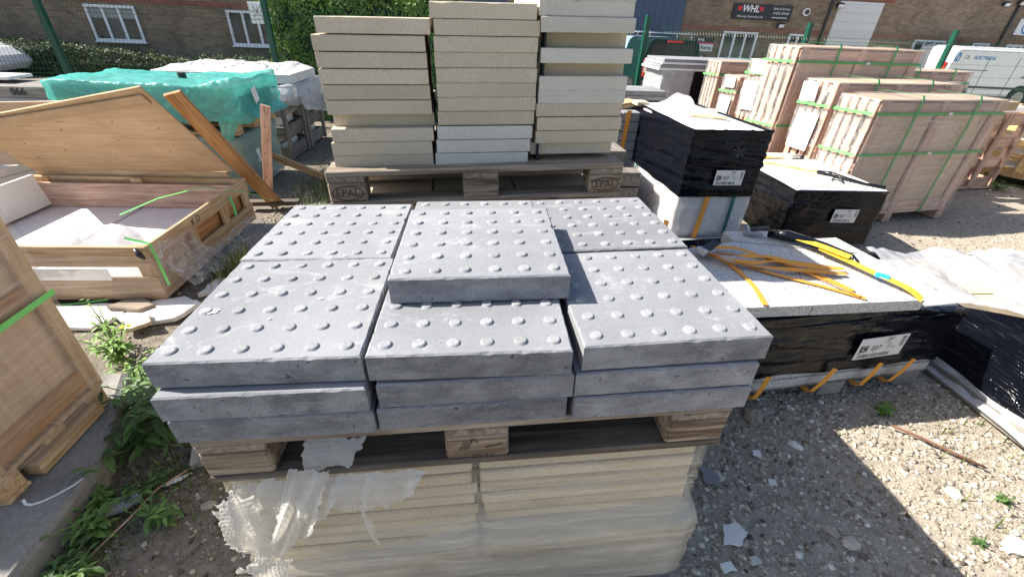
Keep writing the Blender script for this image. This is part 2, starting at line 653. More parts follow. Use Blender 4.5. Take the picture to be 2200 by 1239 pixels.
def slab_mesh(sx, sy, sz, ch, seed, mats, seg=44, rough=1.0):
    """cast slab with worn, slightly chipped arrises; origin at its lower front left corner"""
    rnd = random.Random(seed)
    per = []
    for (ax, ay, bx, by, L) in ((0, 0, 1, 0, sx), (1, 0, 1, 1, sy), (1, 1, 0, 1, sx), (0, 1, 0, 0, sy)):
        for k in range(seg):
            f = k / seg
            per.append(((ax + (bx - ax) * f) * sx, (ay + (by - ay) * f) * sy))
    n = len(per)
    cxy = Vector((sx / 2, sy / 2))
    vs, fs, mi = [], [], []
    chips = [(rnd.random() * n, rnd.uniform(.8, 2.2), rnd.uniform(.0015, .0045)) for _ in range(int(9 * rough))]
    for ri, (zf, inset) in enumerate(((0, 1.0), (ch, 0), (sz - ch, 0), (sz, 1.0))):
        for k, (x, y) in enumerate(per):
            j = (nz(x * 40 + seed, y * 40, ri * 3.1) * .5 + .5)
            d = inset * ch * (.5 + j * 1.1)
            dz = 0
            if ri in (2, 3):
                for cc, w, dep in chips:
                    q = abs((k - cc + n / 2) % n - n / 2)
                    if q < w:
                        if ri == 2:
                            dz -= dep * (1 - q / w) * .9
                        else:
                            d += dep * (1 - q / w) * .8
            if ri in (1, 2):
                d += .0008 * (nz(x * 70, y * 70 + seed, ri) + .3)
            dx = d if x < 1e-6 else (-d if x > sx - 1e-6 else 0)
            dy = d if y < 1e-6 else (-d if y > sy - 1e-6 else 0)
            vs.append((x + dx, y + dy, zf + dz + (.0012 * nz(x * 30, y * 30, seed) if ri == 2 else 0)))
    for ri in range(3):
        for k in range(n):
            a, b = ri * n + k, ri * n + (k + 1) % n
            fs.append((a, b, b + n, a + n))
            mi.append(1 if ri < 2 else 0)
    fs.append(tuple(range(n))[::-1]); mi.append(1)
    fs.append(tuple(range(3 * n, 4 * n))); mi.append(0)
    me = bpy.data.meshes.new('paving_slab')
    me.from_pydata(vs, [], fs)
    for m_ in mats:
        me.materials.append(m_)
    me.polygons.foreach_set('material_index', mi)
    return me


def obj(name, me, M, parent=None):
    o = bpy.data.objects.new(name, me)
    o.matrix_local = M
    return link(o, parent)


def place(x, y, z, rz=0.0, tilt=0.0):
    return Matrix.Translation((x, y, z)) @ Matrix.Rotation(-tilt, 4, 'Y') @ Matrix.Rotation(rz, 4, 'Z')


def flat_label(parent, x, y, z, w, h, seed, skew=0.0):
    """printed pallet label on a face towards -y: sheet > lettering, barcode"""
    lab = box('shipping_label', x, y, z, w, .0015, h, LABELM, parent, rot=(0, skew, 0), c=.0003)
    e = -.0012
    box('code_patch', -w * .36, e, .0, w * .16, .001, h * .30, INK, lab, c=.0001)
    text('lettering', 'C', h * .33, front(-w * .36, e - .001, 0), LABELM, lab, extrude=.0002)
    text('lettering', '027', h * .30, front(-w * .10, e, -.001), INK, lab, extrude=.0002, bold=.0003)
    text('lettering', '307', h * .20, front(w * .12, e, h * .36), INK, lab, extrude=.0002)
    text('lettering', 'FULL', h * .07, front(-w * .42, e, -h * .20), INK, lab, extrude=.0002)
    text('lettering', 'NO', h * .07, front(-w * .12, e, -h * .18), INK, lab, extrude=.0002)
    text('lettering', 'PRODUCT', h * .07, front(w * .08, e, h * .22), INKGREY, lab, extrude=.0002)
    rnd = random.Random(seed)
    vs, fs = [], []
    def rect(x0, x1, z0, z1):
        b = len(vs)
        vs.extend([(x0, e, z0), (x1, e, z0), (x1, e, z1), (x0, e, z1)])
        fs.append((b, b + 1, b + 2, b + 3))
    xx = -w * .42
    while xx < w * .24:
        ww = rnd.uniform(.002, .007)
        rect(xx, xx + ww, -h * .44, -h * .27)
        xx += ww + rnd.uniform(.0015, .006)
    zz = -h * .05
    while zz < h * .42:
        ww = rnd.uniform(.0015, .005)
        rect(w * .37, w * .46, zz, zz + ww)
        zz += ww + rnd.uniform(.0015, .004)
    for k in range(4):
        rect(w * .10, w * rnd.uniform(.20, .33), h * (.12 - k * .07), h * (.135 - k * .07))
    meshobj('barcode', vs, fs, INK, lab)
    return lab


def pallet(label, M, mat_deck='wood_pallet', mat_block='wood_pallet', brand=None, mat_bottom=None, group=None, w=1.2, d=.8, marks=False):
    """four-way pallet: origin at the front left corner of the deck top"""
    p = thing('wooden_pallet', label, 'pallet', M=M, group=group)
    for yc, wd in ((.0725, .145), (.2325, .10), (.40, .145), (.5675, .10), (.7275, .145)):
        box('deck_board', w / 2, yc * d / .8, -.011, w, wd, .022, mat_deck, p)
    for xc in (.0725, w / 2, w - .0725):
        box('stringer_board', xc, d / 2, -.0331, .143, d - .002, .022, mat_deck, p)
        for k, (yc, dp) in enumerate(((.05, .098), (d / 2, .143), (d - .05, .098))):
            b = box('block', xc, yc, -.0833, .145, dp, .0776, mat_block, p, c=.006)
            if k == 0 and brand and xc != w / 2:
                text('lettering', brand, .042, front(0, -dp / 2 - .0006, -.004), BURN, b, extrude=.0004)
                ring('brand_oval', .060, .030, .0035, front(0, -dp / 2 - .0006, -.004), BURN, b)
            if k == 0 and marks and xc == w / 2:
                text('lettering', 'PL', .020, front(-.006, -dp / 2 - .0006, .022), BURN, b)
                text('lettering', '200 -8-0', .015, front(.012, -dp / 2 - .0006, -.032), BURN, b)
                for q in range(4):
                    box('brand_mark', -.036 + q * .006, -dp / 2 - .0005, .006, .0022, .001, .030, BURN, b, rot=(0, R(25), 0), c=.0002)
                box('brand_mark', .038, -dp / 2 - .0005, .002, .040, .001, .004, BURN, b, rot=(0, R(-14), 0), c=.0002)
    for yc, wd in ((.05, .10), (d / 2, .145), (d - .05, .10)):
        box('bottom_board', w / 2, yc, -.1332, w, wd - .002, .0216, mat_bottom or mat_deck, p)
    return p

# ---------------------------------------------------------------- ground, road, distant setting
def lines(lo, hi, dlo, dhi, step):
    a = list(np.arange(dlo, dhi, step))
    far_lo = list(np.linspace(lo, dlo, 14, endpoint=False))
    return far_lo + a + list(np.linspace(dhi, hi, 14))


def ground_z(x, y):
    z = .016 * noise.noise(Vector((x * 1.3, y * 1.3, 0))) + .009 * noise.noise(Vector((x * 5, y * 5, 2))) + .005 * noise.noise(Vector((x * 15, y * 15, 5)))
    s = min(1, max(0, (y - 7.9) / 1.3))
    s = s * s * (3 - 2 * s)
    return z * (1 - s) - .58 * s - .012


t = NT('crushed_stone_ground')
v = t.coords(rand=False)
a = t.noise(v, 1.3, 8, .7, .6)
b = t.noise(v, 22, 8, .75, .3)
vo = t.n('ShaderNodeTexVoronoi')
vo.inputs['Scale'].default_value = 170
t.link(v, vo.inputs['Vector'])
pale = t.ramp(b, [(.28, (.17, .14, .105)), (.45, (.33, .28, .215)), (.58, (.43, .375, .295)), (.75, (.53, .475, .385))])
pale = t.mix(.25, pale, t.ramp(vo.outputs['Color'], [(.2, (.22, .195, .16)), (.5, (.38, .34, .28)), (.9, (.55, .51, .44))]))
soil = t.ramp(b, [(.3, (.095, .080, .062)), (.52, (.185, .16, .13)), (.72, (.30, .27, .225))])
sx = t.n('ShaderNodeSeparateXYZ')
t.link(v, sx.inputs[0])
mr = t.n('ShaderNodeMapRange')
t.link(sx.outputs['X'], mr.inputs['Value'])
mr.inputs['From Min'].default_value = 1.35
mr.inputs['From Max'].default_value = .5
ad = t.n('ShaderNodeMath', operation='ADD')
t.link(mr.outputs[0], ad.inputs[0])
t.link(a, ad.inputs[1])
msk = t.ramp(ad.outputs[0], [(.55, 0.0), (1.0, .85)])
col = t.mix(msk, pale, soil)
nb = t.bump(b, .9, .012)
nb = t.bump(vo.outputs['Distance'], .35, .006, nb)
GROUND = t.fin(col, .95, nb, .15)
xs = lines(-70, 80, -4.2, 8.2, .045)
ys = lines(-30, 120, -1.0, 7.3, .045)
vs = [(x, y, ground_z(x, y)) for x in xs for y in ys]
ny_ = len(ys)
fs = [(i * ny_ + j, (i + 1) * ny_ + j, (i + 1) * ny_ + j + 1, i * ny_ + j + 1) for i in range(len(xs) - 1) for j in range(ny_ - 1)]
g = meshobj('ground', vs, fs, GROUND, smooth=True)
g['kind'] = 'structure'
g['label'] = 'yard ground of crushed concrete, soil and gravel'

t = NT('asphalt')
v = t.coords(rand=False)
b = t.noise(v, 90, 5, .7)
c = t.ramp(b, [(.3, (.035, .036, .038)), (.7, (.075, .075, .076))])
ASPH = t.fin(c, .9, t.bump(b, .5, .005), .2)
rd = meshobj('road', [(-70, 9.4, -.575), (80, 9.4, -.575), (80, 120, -.575), (-70, 120, -.575)], [(0, 1, 2, 3)], ASPH)
rd['kind'] = 'structure'
rd['label'] = 'dark asphalt forecourt between the fence and the brick building'

# ---------------------------------------------------------------- brick building behind the fence
def brick_mat(name, c1, c2, mortar, sc=1.0, off=.5, bw=.225, rh=.075):
    t = NT(name)
    tc = t.n('ShaderNodeTexCoord')
    s = t.n('ShaderNodeSeparateXYZ')
    t.link(tc.outputs['Object'], s.inputs[0])
    cb = t.n('ShaderNodeCombineXYZ')
    t.link(s.outputs['X'], cb.inputs['X'])
    t.link(s.outputs['Z'], cb.inputs['Y'])
    br = t.n('ShaderNodeTexBrick')
    br.offset = off
    br.inputs['Scale'].default_value = sc
    br.inputs['Mortar Size'].default_value = .006
    br.inputs['Brick Width'].default_value = bw
    br.inputs['Row Height'].default_value = rh
    br.inputs['Color1'].default_value = (*c1, 1)
    br.inputs['Color2'].default_value = (*c2, 1)
    br.inputs['Mortar'].default_value = (*mortar, 1)
    t.link(cb.outputs[0], br.inputs['Vector'])
    a = t.noise(t.coords(rand=False), 1.1, 6, .7)
    c = t.mix(.5, br.outputs['Color'], t.ramp(a, [(.3, .25), (.7, .75)]), 'OVERLAY')
    return t.fin(c, .9, t.bump(br.outputs['Fac'], -.4, .01), .2)


BRICK = brick_mat('brown_brickwork', (.19, .135, .092), (.28, .21, .148), (.22, .19, .155))
REDBRICK = brick_mat('red_soldier_course', (.22, .075, .055), (.30, .115, .085), (.20, .15, .125), 1, 0, .075, .225)
UPVC = plain('white_window_frame', (.74, .75, .77), .35)
t = NT('window_glass')
a = t.noise(t.coords((1, 1, 1)), 1.6, 3)
GLASS = t.fin(t.ramp(a, [(.35, (.012, .016, .02)), (.65, (.06, .08, .09))]), .06, None, .8)
BLIND = plain('window_blind', (.30, .33, .31), .8)
BLUEDOOR = plain('blue_shutter', (.055, .085, .15), .5)
WHITEDOOR = plain('white_shutter', (.62, .62, .62), .5)
DARKSIGN = plain('dark_sign_board', (.012, .016, .024), .35)
SIGNWHITE = plain('white_sign_print', (.78, .78, .78), .5)
SIGNRED = plain('red_sign_print', (.62, .03, .045), .5)
SIGNPINK = plain('crimson_sign_print', (.55, .02, .08), .5)
LAMPGREY = plain('lamp_housing', (.03, .03, .032), .4)
BLUEPRINT = plain('blue_print', (.03, .22, .50), .4)

bld = thing('brick_building', 'long brown brick industrial building with white windows behind the fence', 'building', (0, 17.5, 0), R(2.5))
box('wall', 5, .4, 2.4, 75, .8, 6.2, BRICK, bld, c=.01)
box('red_brick_band', 5, -.006, 1.585, 75, .03, .15, REDBRICK, bld, c=.002)


def window(x0, x1, z0, z1, blind=False, lights=3):
    f = box('window', (x0 + x1) / 2, -.012, (z0 + z1) / 2, x1 - x0 - .02, .02, z1 - z0 - .02, GLASS, bld, c=.002)
    cx, cz = (x0 + x1) / 2, (z0 + z1) / 2
    w, h = x1 - x0, z1 - z0
    for zz in (-h / 2 + .04, h / 2 - .04):
        box('frame', 0, -.035, zz, w, .06, .08, UPVC, f)
    for k in range(lights + 1):
        wd = .08
        box('frame', -w / 2 + .04 + k * (w - .08) / lights, -.032, 0, wd, .05, h - .16, UPVC, f)
    box('sill', 0, -.06, -h / 2 - .02, w + .06, .12, .04, UPVC, f)
    if blind:
        for k in range(lights):
            box('blind', -w / 2 + .04 + (k + .5) * (w - .08) / lights, -.014, h / 2 - .08 - h * .14, (w - .08) / lights - .09, .006, h * .28, BLIND, f)


window(-12.14, -10.63, .40, 1.44, True)
window(-7.83, -6.35, .41, 1.46)
window(9.91, 11.33, .55, 1.51)
window(12.62, 13.4, .45, 1.52, lights=2)
window(18.1, 19.5, .58, 1.52)
window(20.8, 21.55, .6, 1.50, lights=2)
window(22.38, 23.15, .6, 1.50, lights=2)
for x0, x1 in ((-3.2, 1.6), (3.6, 8.19)):
    dz = box('garage_door', (x0 + x1) / 2, -.03, 1.55, x1 - x0, .05, 4.3, BLUEDOOR, bld)
    for k in range(int((x1 - x0) / .26)):
        box('rib', -(x1 - x0) / 2 + .14 + k * .26, -.032, 0, .06, .02, 4.28, BLUEDOOR, dz, c=.008)
dz = box('roller_door', 15.2, -.02, 1.03, 1.85, .05, 3.25, WHITEDOOR, bld)
for k in range(11):
    box('slat', 0, -.03, -1.5 + k * .29, 1.83, .02, .27, WHITEDOOR, dz, c=.008)
box('brick_arch', 15.25, -.012, 2.79, 2.6, .05, .22, REDBRICK, bld)
tube('drainpipe', [(13.95, -.06, -.5), (13.95, -.06, 4.5)], .05, LAMPGREY, bld)
tube('drainpipe', [(21.95, -.06, -.5), (21.95, -.06, 4.5)], .05, LAMPGREY, bld)

sg = thing('shop_sign', 'large dark company sign with WHL in white on red above a window', 'sign', (0, 17.5, 0), R(2.5))
box('sign_board', 11.25, -.035, 2.155, 2.36, .05, .49, DARKSIGN, sg)
for x in (10.32, 11.18):
    box('red_bar', x, -.063, 2.26, .16, .004, .13, SIGNRED, sg, c=.001)
text('lettering', 'WHL', .30, front(10.75, -.064, 2.245), SIGNWHITE, sg, shear=.15, bold=.008)
text('lettering', 'Waveney Hydraulics Ltd', .105, front(10.78, -.064, 2.005), SIGNWHITE, sg, shear=.1)
text('lettering', 'Sales & Service', .11, front(11.98, -.064, 2.29), SIGNWHITE, sg, shear=.15)
text('lettering', '01502 539100', .11, front(12.0, -.064, 2.145), SIGNWHITE, sg, shear=.1)
box('text_line', 11.98, -.062, 2.01, .62, .003, .022, SIGNWHITE, sg, c=.0005)
sg = thing('dealer_sign', 'small sign reading Hi-Force below a dark WHL strip beside the window', 'sign', (0, 17.5, 0), R(2.5))
box('sign_board', 9.22, -.03, 1.035, .80, .04, .45, SIGNWHITE, sg)
box('dark_strip', 9.22, -.053, 1.19, .80, .004, .15, DARKSIGN, sg, c=.001)
box('crimson_strip', 9.22, -.053, 1.085, .80, .004, .055, SIGNPINK, sg, c=.001)
text('lettering', 'WHL', .13, front(9.08, -.057, 1.19), SIGNWHITE, sg, shear=.15, bold=.004)
text('lettering', 'Hi-Force', .19, front(9.22, -.053, .93), INK, sg, shear=.1, bold=.004)
sg = thing('door_sign', 'small square dark WHL plaque under the Hi-Force sign', 'sign', (0, 17.5, 0), R(2.5))
box('sign_board', 9.22, -.03, .575, .37, .04, .25, DARKSIGN, sg)
text('lettering', 'WHL', .11, front(9.22, -.052, .62), SIGNWHITE, sg, shear=.15, bold=.003)
box('text_line', 9.22, -.052, .52, .24, .003, .018, SIGNWHITE, sg, c=.0005)
sg = thing('unit_sign', 'white sign with a blue lightning emblem at the right end of the building', 'sign', (0, 17.5, 0), R(2.5))
box('sign_board', 23.3, -.03, 2.12, 1.8, .04, .56, SIGNWHITE, sg)
ring('emblem', .22, .24, .06, front(22.85, -.052, 2.12), BLUEPRINT, sg)
box('emblem_bolt', 22.86, -.053, 2.13, .06, .004, .3, BLUEPRINT, sg, rot=(0, R(22), 0), c=.001)
sg = tag(box('notice_board', -6.9, 6.33, 0, .01, .01, .01, SIGNWHITE), 'white notice with black cross fixed to fence post beside the bush', 'notice')
sg.matrix_local = Matrix.Translation((-2.47, 6.76, 1.50)) @ Matrix.Rotation(R(4), 4, 'Z')
vs_, fs_ = cbox_data(.21, .006, .26, .001)
me_ = bpy.data.meshes.new('notice_board'); me_.from_pydata(vs_, [], fs_); me_.materials.append(SIGNWHITE); sg.data = me_
for s in (-1, 1):
    box('cross_line', 0, -.004, .02, .006, .001, .17, INK, sg, rot=(0, R(35 * s), 0), c=.0002)
for lx, lz, lab in ((21.2, 2.86, 'white wall lamp on the brick wall near the right edge'), (21.85, 2.93, 'black floodlight on the brick wall at the top right corner'),
                    (12.06, 1.80, 'small floodlight under the large dark sign'), (14.2, 2.53, 'dark lamp on an arm beside the white roller door')):
    l = thing('wall_lamp', lab, 'lamp', (0, 17.5, 0), R(2.5))
    box('bracket', lx, -.06, lz, .06, .12, .06, LAMPGREY, l)
    box('housing', lx, -.17, lz - .03, .26, .12, .16, LAMPGREY, l, rot=(R(25), 0, 0), c=.02)
    box('lens', lx, -.235, lz - .05, .2, .02, .11, UPVC, l, rot=(R(25), 0, 0), c=.005)
l = thing('round_bulkhead_lamp', 'round cream bulkhead on the wall right of the dark sign', 'lamp', (0, 17.5, 0), R(2.5))
cyl('base', 13.02, -.04, 2.24, .13, .08, UPVC, l, 20, axis='y')
cyl('lens', 13.02, -.09, 2.24, .08, .04, LAMPGREY, l, 20, axis='y')

# ---------------------------------------------------------------- green mesh fence
FENCEGREEN = plain('dark_green_paint', (.006, .075, .045), .35)
fence = thing('mesh_fence', 'dark green welded mesh fence on square posts behind the stacked pallets', 'fence', (-5.20, 6.6, 0), R(4))
SP = 2.833
for k in range(-1, 8):
    p = box('post', k * SP, 0, .82, .072, .072, 1.76, FENCEGREEN, fence)
    box('post_cap', 0, 0, .885, .076, .076, .012, FENCEGREEN, p)


def wire_panel(x0, w):
    vs, fs = [], []
    def wire(pts, r=.0025):
        b0 = len(vs)
        for p in pts:
            for k in range(3):
                a = 2 * math.pi * k / 3 + .5
                if abs(pts[0][0] - pts[-1][0]) > .5:
                    vs.append((p[0], p[1] + r * math.cos(a), p[2] + r * math.sin(a)))
                else:
                    vs.append((p[0] + r * math.cos(a), p[1] + r * math.sin(a), p[2]))
        for i in range(len(pts) - 1):
            for k in range(3):
                a, b = b0 + 3 * i + k, b0 + 3 * i + (k + 1) % 3
                fs.append((a, b, b + 3, a + 3))
    n = int(w / .05)
    for i in range(n + 1):
        x = x0 + i * w / n
        wire([(x, -.045, .05), (x, -.045, .62), (x, -.085, .67), (x, -.045, .72), (x, -.045, 1.42), (x, -.085, 1.47), (x, -.045, 1.52), (x, -.045, 1.61)])
    for z, dy in ((.1, 0), (.3, 0), (.62, 0), (.67, -.04), (.72, 0), (.80, 0), (1.0, 0), (1.2, 0), (1.42, 0), (1.47, -.04), (1.52, 0)):
        wire([(x0, -.050 + dy, z), (x0 + w, -.050 + dy, z)], .003)
    return vs, fs


for k in range(-1, 7):
    vs, fs = wire_panel(.04, SP - .08)
    o = meshobj('wire_panel', vs, fs, FENCEGREEN, fence, Matrix.Translation((k * SP, 0, 0)))
    o['kind'] = 'stuff'

# ---------------------------------------------------------------- hedges and the big bush
def leaf_mat(name, a, b, c):
    t = NT(name)
    at = t.n('ShaderNodeAttribute', attribute_name='tint')
    cc = t.ramp(at.outputs['Fac'], [(.0, a), (.5, b), (1.0, c)])
    t.fin(cc, .5, None, .4)
    tl = t.n('ShaderNodeBsdfTranslucent')
    t.link(cc, tl.inputs['Color'])
    m = t.n('ShaderNodeMixShader')
    m.inputs[0].default_value = .3
    t.link(t.b.outputs[0], m.inputs[1])
    t.link(tl.outputs[0], m.inputs[2])
    t.link(m.outputs[0], t.out.inputs['Surface'])
    return t.m


LEAF = leaf_mat('bush_leaves', (.07, .14, .025), (.14, .26, .045), (.26, .40, .09))
LEAFDARK = leaf_mat('hedge_leaves', (.025, .05, .018), (.05, .085, .025), (.13, .17, .055))
WEED = leaf_mat('weed_leaves', (.045, .10, .03), (.085, .17, .045), (.15, .26, .07))
WEEDLIGHT = leaf_mat('bright_weed_leaves', (.12, .24, .05), (.20, .36, .07), (.30, .46, .11))
WEEDMID = leaf_mat('mid_weed_leaves', (.07, .15, .035), (.12, .24, .055), (.20, .34, .08))
GRASS = leaf_mat('grass_blades', (.06, .09, .025), (.13, .18, .05), (.30, .29, .12))
TWIG = plain('twig_bark', (.10, .075, .05), .9)


def leaves(name, P, Nn, size, mat, parent, jit=.5, kind=None):
    """one small folded leaf (two triangles along a midrib) for each point"""
    n = len(P)
    d = rng.normal(size=(n, 3))
    d -= Nn * (d * Nn).sum(1)[:, None] * .7
    d /= np.linalg.norm(d, axis=1)[:, None] + 1e-9
    nn = Nn + rng.normal(size=(n, 3)) * jit
    s = np.cross(d, nn)
    s /= np.linalg.norm(s, axis=1)[:, None] + 1e-9
    L = size * rng.uniform(.6, 1.3, n)[:, None]
    up = np.cross(s, d) * L * .12
    V = np.stack([P - d * L * .5, P + s * L * .28 + up, P + d * L * .5, P - s * L * .28 + up], 1).reshape(-1, 3)
    me = bpy.data.meshes.new(name)
    me.vertices.add(4 * n)
    me.vertices.foreach_set('co', V.ravel())
    idx = np.arange(n)[:, None] * 4
    tri = np.concatenate([idx + np.array([0, 1, 2]), idx + np.array([0, 2, 3])], 1).reshape(-1)
    me.loops.add(6 * n)
    me.loops.foreach_set('vertex_index', tri.astype(np.int32))
    me.polygons.add(2 * n)
    me.polygons.foreach_set('loop_start', np.arange(2 * n, dtype=np.int32) * 3)
    me.polygons.foreach_set('loop_total', np.full(2 * n, 3, dtype=np.int32))
    at = me.attributes.new('tint', 'FLOAT', 'POINT')
    tint = np.clip(rng.normal(.5, .22, n), 0, 1)
    at.data.foreach_set('value', np.repeat(tint, 4).astype(np.float32))
    me.materials.append(mat)
    me.update()
    me.validate()
    o = bpy.data.objects.new(name, me)
    link(o, parent)
    if kind:
        o['kind'] = kind
    return o


def clumpy(n, fn):
    """random surface points from fn(u, v) -> point, normal, pushed in and out in clumps"""
    P = np.zeros((n, 3)); Q = np.zeros((n, 3))
    for i in range(n):
        p, q = fn(random.random(), random.random())
        f = nz(p[0] * 3.2, p[1] * 3.2, p[2] * 3.2) * .16 + nz(p[0] * 9, p[1] * 9, p[2] * 9) * .07 - abs(random.gauss(0, .05))
        P[i] = (p[0] + q[0] * f, p[1] + q[1] * f, p[2] + q[2] * f)
        Q[i] = q
    return P, Q


def hedge(label, x0, x1, y0, y1, z0, z1, n, size, mat, cat='hedge', name='hedge', slope=0.0):
    h = thing(name, label, cat, ((x0 + x1) / 2, (y0 + y1) / 2, z0))
    w, d, hh = x1 - x0, y1 - y0, z1 - z0
    def f(u, v):
        k = random.random()
        if k < .45:
            p, q = ((u - .5) * w, -d / 2, v * hh), (0, -1, .25)
        elif k < .8:
            p, q = ((u - .5) * w, (v - .5) * d, hh), (0, -.2, 1)
        else:
            s = -1 if random.random() < .6 else 1
            p, q = (s * w / 2, (u - .5) * d, v * hh), (s, 0, .2)
        zz = p[2] * (1 - slope * (p[0] / w + .5))
        return (p[0], p[1], zz), q
    P, Q = clumpy(n, f)
    leaves('foliage', P, Q, size, mat, h)
    vs, fs = cbox_data(w - .16, d - .16, (hh - .12) * (1 - slope), .12)
    meshobj('inner_growth', vs, fs, LEAFCORE, h, Matrix.Translation((0, 0, (hh - .12) * (1 - slope) / 2)))
    for k in range(3):
        tube('stem', [((k - 1) * w * .3, 0, -.02), ((k - 1) * w * .3 + .05, 0, hh * .4)], .03, TWIG, h)
    return h


LEAFCORE = plain('foliage_core_shade', (.02, .03, .012), .9)  # shade deep inside the foliage put into the core's colour
hedge('low clipped hedge at the far left beside the white car', -16.5, -12.35, 15.3, 16.1, -.6, .42, 5200, .075, LEAFDARK)
hedge('long clipped hedge under the left white window', -12.05, -8.6, 15.2, 16.0, -.6, .36, 6000, .075, LEAFDARK, slope=.34)
hedge('low dark hedge between the two left windows and the bush', -8.4, -4.2, 15.4, 16.1, -.6, .14, 4200, .075, LEAFDARK)
hedge('large bright green bush growing against the fence behind the tall slab stack', -2.62, .3, 7.25, 8.6, -.1, 1.86, 30000, .055, LEAF, 'bush', 'bush')

# ---------------------------------------------------------------- vehicles beyond the fence
def profile(name, pts, y0, y1, inset, mat, parent, M=None):
    """side profile (x, z) swept across the width, with softened shoulders"""
    n = len(pts)
    P = [Vector(p) for p in pts]
    area = sum(P[i].x * P[(i + 1) % n].y - P[(i + 1) % n].x * P[i].y for i in range(n))
    if area < 0:
        P = P[::-1]
    off = []
    for i in range(n):
        a, b, c = P[i - 1], P[i], P[(i + 1) % n]
        n1 = Vector(((b - a).y, -(b - a).x)).normalized()
        n2 = Vector(((c - b).y, -(c - b).x)).normalized()
        m = (n1 + n2)
        m = m.normalized() if m.length > 1e-5 else n1
        off.append(m)
    vs, fs = [], []
    for y, d in ((y0, inset), (y0 + inset * .35, inset * .3), (y0 + inset, 0), (y1 - inset, 0), (y1 - inset * .35, inset * .3), (y1, inset)):
        for p, m in zip(P, off):
            q = p - m * d
            vs.append((q.x, y, q.y))
    for r_ in range(5):
        for i in range(n):
            a, b = r_ * n + i, r_ * n + (i + 1) % n
            fs.append((a, b, b + n, a + n))
    fs.append(tuple(range(n)))
    fs.append(tuple(range(5 * n, 6 * n))[::-1])
    return meshobj(name, vs, fs, mat, parent, M)


def arch(cx, r, z0, n=9):
    return [(cx + r * math.cos(math.pi * (1 - k / n)), z0 + r * math.sin(math.pi * (1 - k / n))) for k in range(n + 1)]


t = NT('white_car_paint')
WPAINT = t.fin((.80, .81, .82), .25, None, .5, None, Coat_Weight=.5)
t = NT('dark_green_car_paint')
GPAINT = t.fin((.006, .022, .022), .3, None, .25)
t = NT('light_blue_car_paint')
BPAINT = t.fin((.30, .42, .50), .25, None, .6)
TYRE = plain('tyre_rubber', (.016, .016, .017), .8)
ALLOY = plain('alloy_wheel', (.35, .36, .38), .3, .5, .8)
t = NT('red_lamp_lens')
REDLENS = t.fin((.55, .015, .015), .12, None, .7)
CHROME = plain('chrome', (.65, .66, .67), .12, .5, 1.0)
PLATE = plain('yellow_number_plate', (.75, .50, .04), .4)


def wheel(cx, cy, cz, r, parent, side):
    w = cyl('wheel', cx, cy, cz, r, .22, TYRE, parent, 28, axis='y')
    cyl('rim', 0, side * .095, 0, r * .66, .06, ALLOY, w, 20, axis='y')
    for k in range(5):
        a = 2 * math.pi * k / 5
        box('spoke', math.cos(a) * r * .33, side * .13, math.sin(a) * r * .33, r * .55, .02, .06, ALLOY, w, rot=(0, -a, 0))


van = thing('panel_van', 'white electrician panel van with blue lettering parked beyond the fence on the right', 'van', (17.85, 16.2, -.575), R(-4))
pts = [(0.06, .34)] + arch(.95, .40, .36) + arch(3.35, .40, .36) + [(4.95, .32), (5.0, .7), (4.92, 1.02), (4.35, 1.22), (3.7, 1.80), (3.4, 1.93), (3.0, 1.97), (.35, 1.96), (.18, 1.90), (.10, 1.70), (.03, 1.1)]
profile('body', pts, 0, 1.7, .10, WPAINT, van)
meshobj('side_window', [(3.02, -.004, 1.24), (3.92, -.004, 1.22), (3.85, -.004, 1.32), (3.52, -.004, 1.62), (3.08, -.004, 1.66), (2.98, -.004, 1.56)], [(0, 1, 2, 3, 4, 5)], GLASS, van)
for x in (2.62, 4.0, 1.5):
    box('door_seam', x, -.002, 1.0, .012, .01, 1.35, LAMPGREY, van, c=.001)
box('door_handle', 3.1, -.02, 1.05, .16, .03, .035, LAMPGREY, van)
box('side_moulding', 2.4, -.008, .66, 2.3, .02, .07, LAMPGREY, van)
box('slide_rail', 1.0, -.006, 1.22, 1.3, .012, .02, LAMPGREY, van)
text('lettering', 'CB', .15, front(.62, -.006, 1.62), INKGREY, van, shear=.2, bold=.003)
text('lettering', 'ELECTRICAL', .15, front(1.30, -.006, 1.62), BLUEPRINT, van, shear=.2, bold=.003)
ring('emblem', .10, .15, .035, front(.30, -.006, 1.62), BLUEPRINT, van)
box('emblem_bolt', .30, -.008, 1.62, .035, .004, .22, BLUEPRINT, van, rot=(0, R(20), 0), c=.001)
for x in (.95, 3.35):
    wheel(x, .14, .34, .34, van, -1)
    wheel(x, 1.56, .34, .34, van, 1)
box('tail_lamp', .03, .10, 1.2, .06, .12, .5, REDLENS, van, c=.02)

car = thing('white_car', 'white hatchback parked by the hedge at the far left edge', 'car', (-17.15, 13.9, -.575), R(2))
pts = [(0.1, .30)] + arch(.75, .36, .32) + arch(3.25, .36, .32) + [(3.95, .28), (4.08, .45), (4.02, .66), (3.75, .84), (3.0, 1.0), (2.2, 1.46), (1.4, 1.52), (.5, 1.44), (.05, .95)]
profile('body', pts, 0, 1.75, .12, WPAINT, car)
meshobj('side_window', [(.7, -.003, 1.0), (2.75, -.003, 1.02), (2.15, -.003, 1.38), (1.4, -.003, 1.43), (.75, -.003, 1.36)], [(0, 1, 2, 3, 4)], GLASS, car)
meshobj('windscreen', [(2.98, .2, 1.035), (2.98, 1.55, 1.035), (2.26, 1.45, 1.455), (2.26, .3, 1.455)], [(0, 1, 2, 3)], GLASS, car)
box('headlamp', 3.82, .10, .72, .26, .12, .14, CHROME, car, c=.03)
for x in (.75, 3.25):
    wheel(x, .13, .31, .32, car, -1)
    wheel(x, 1.62, .31, .32, car, 1)

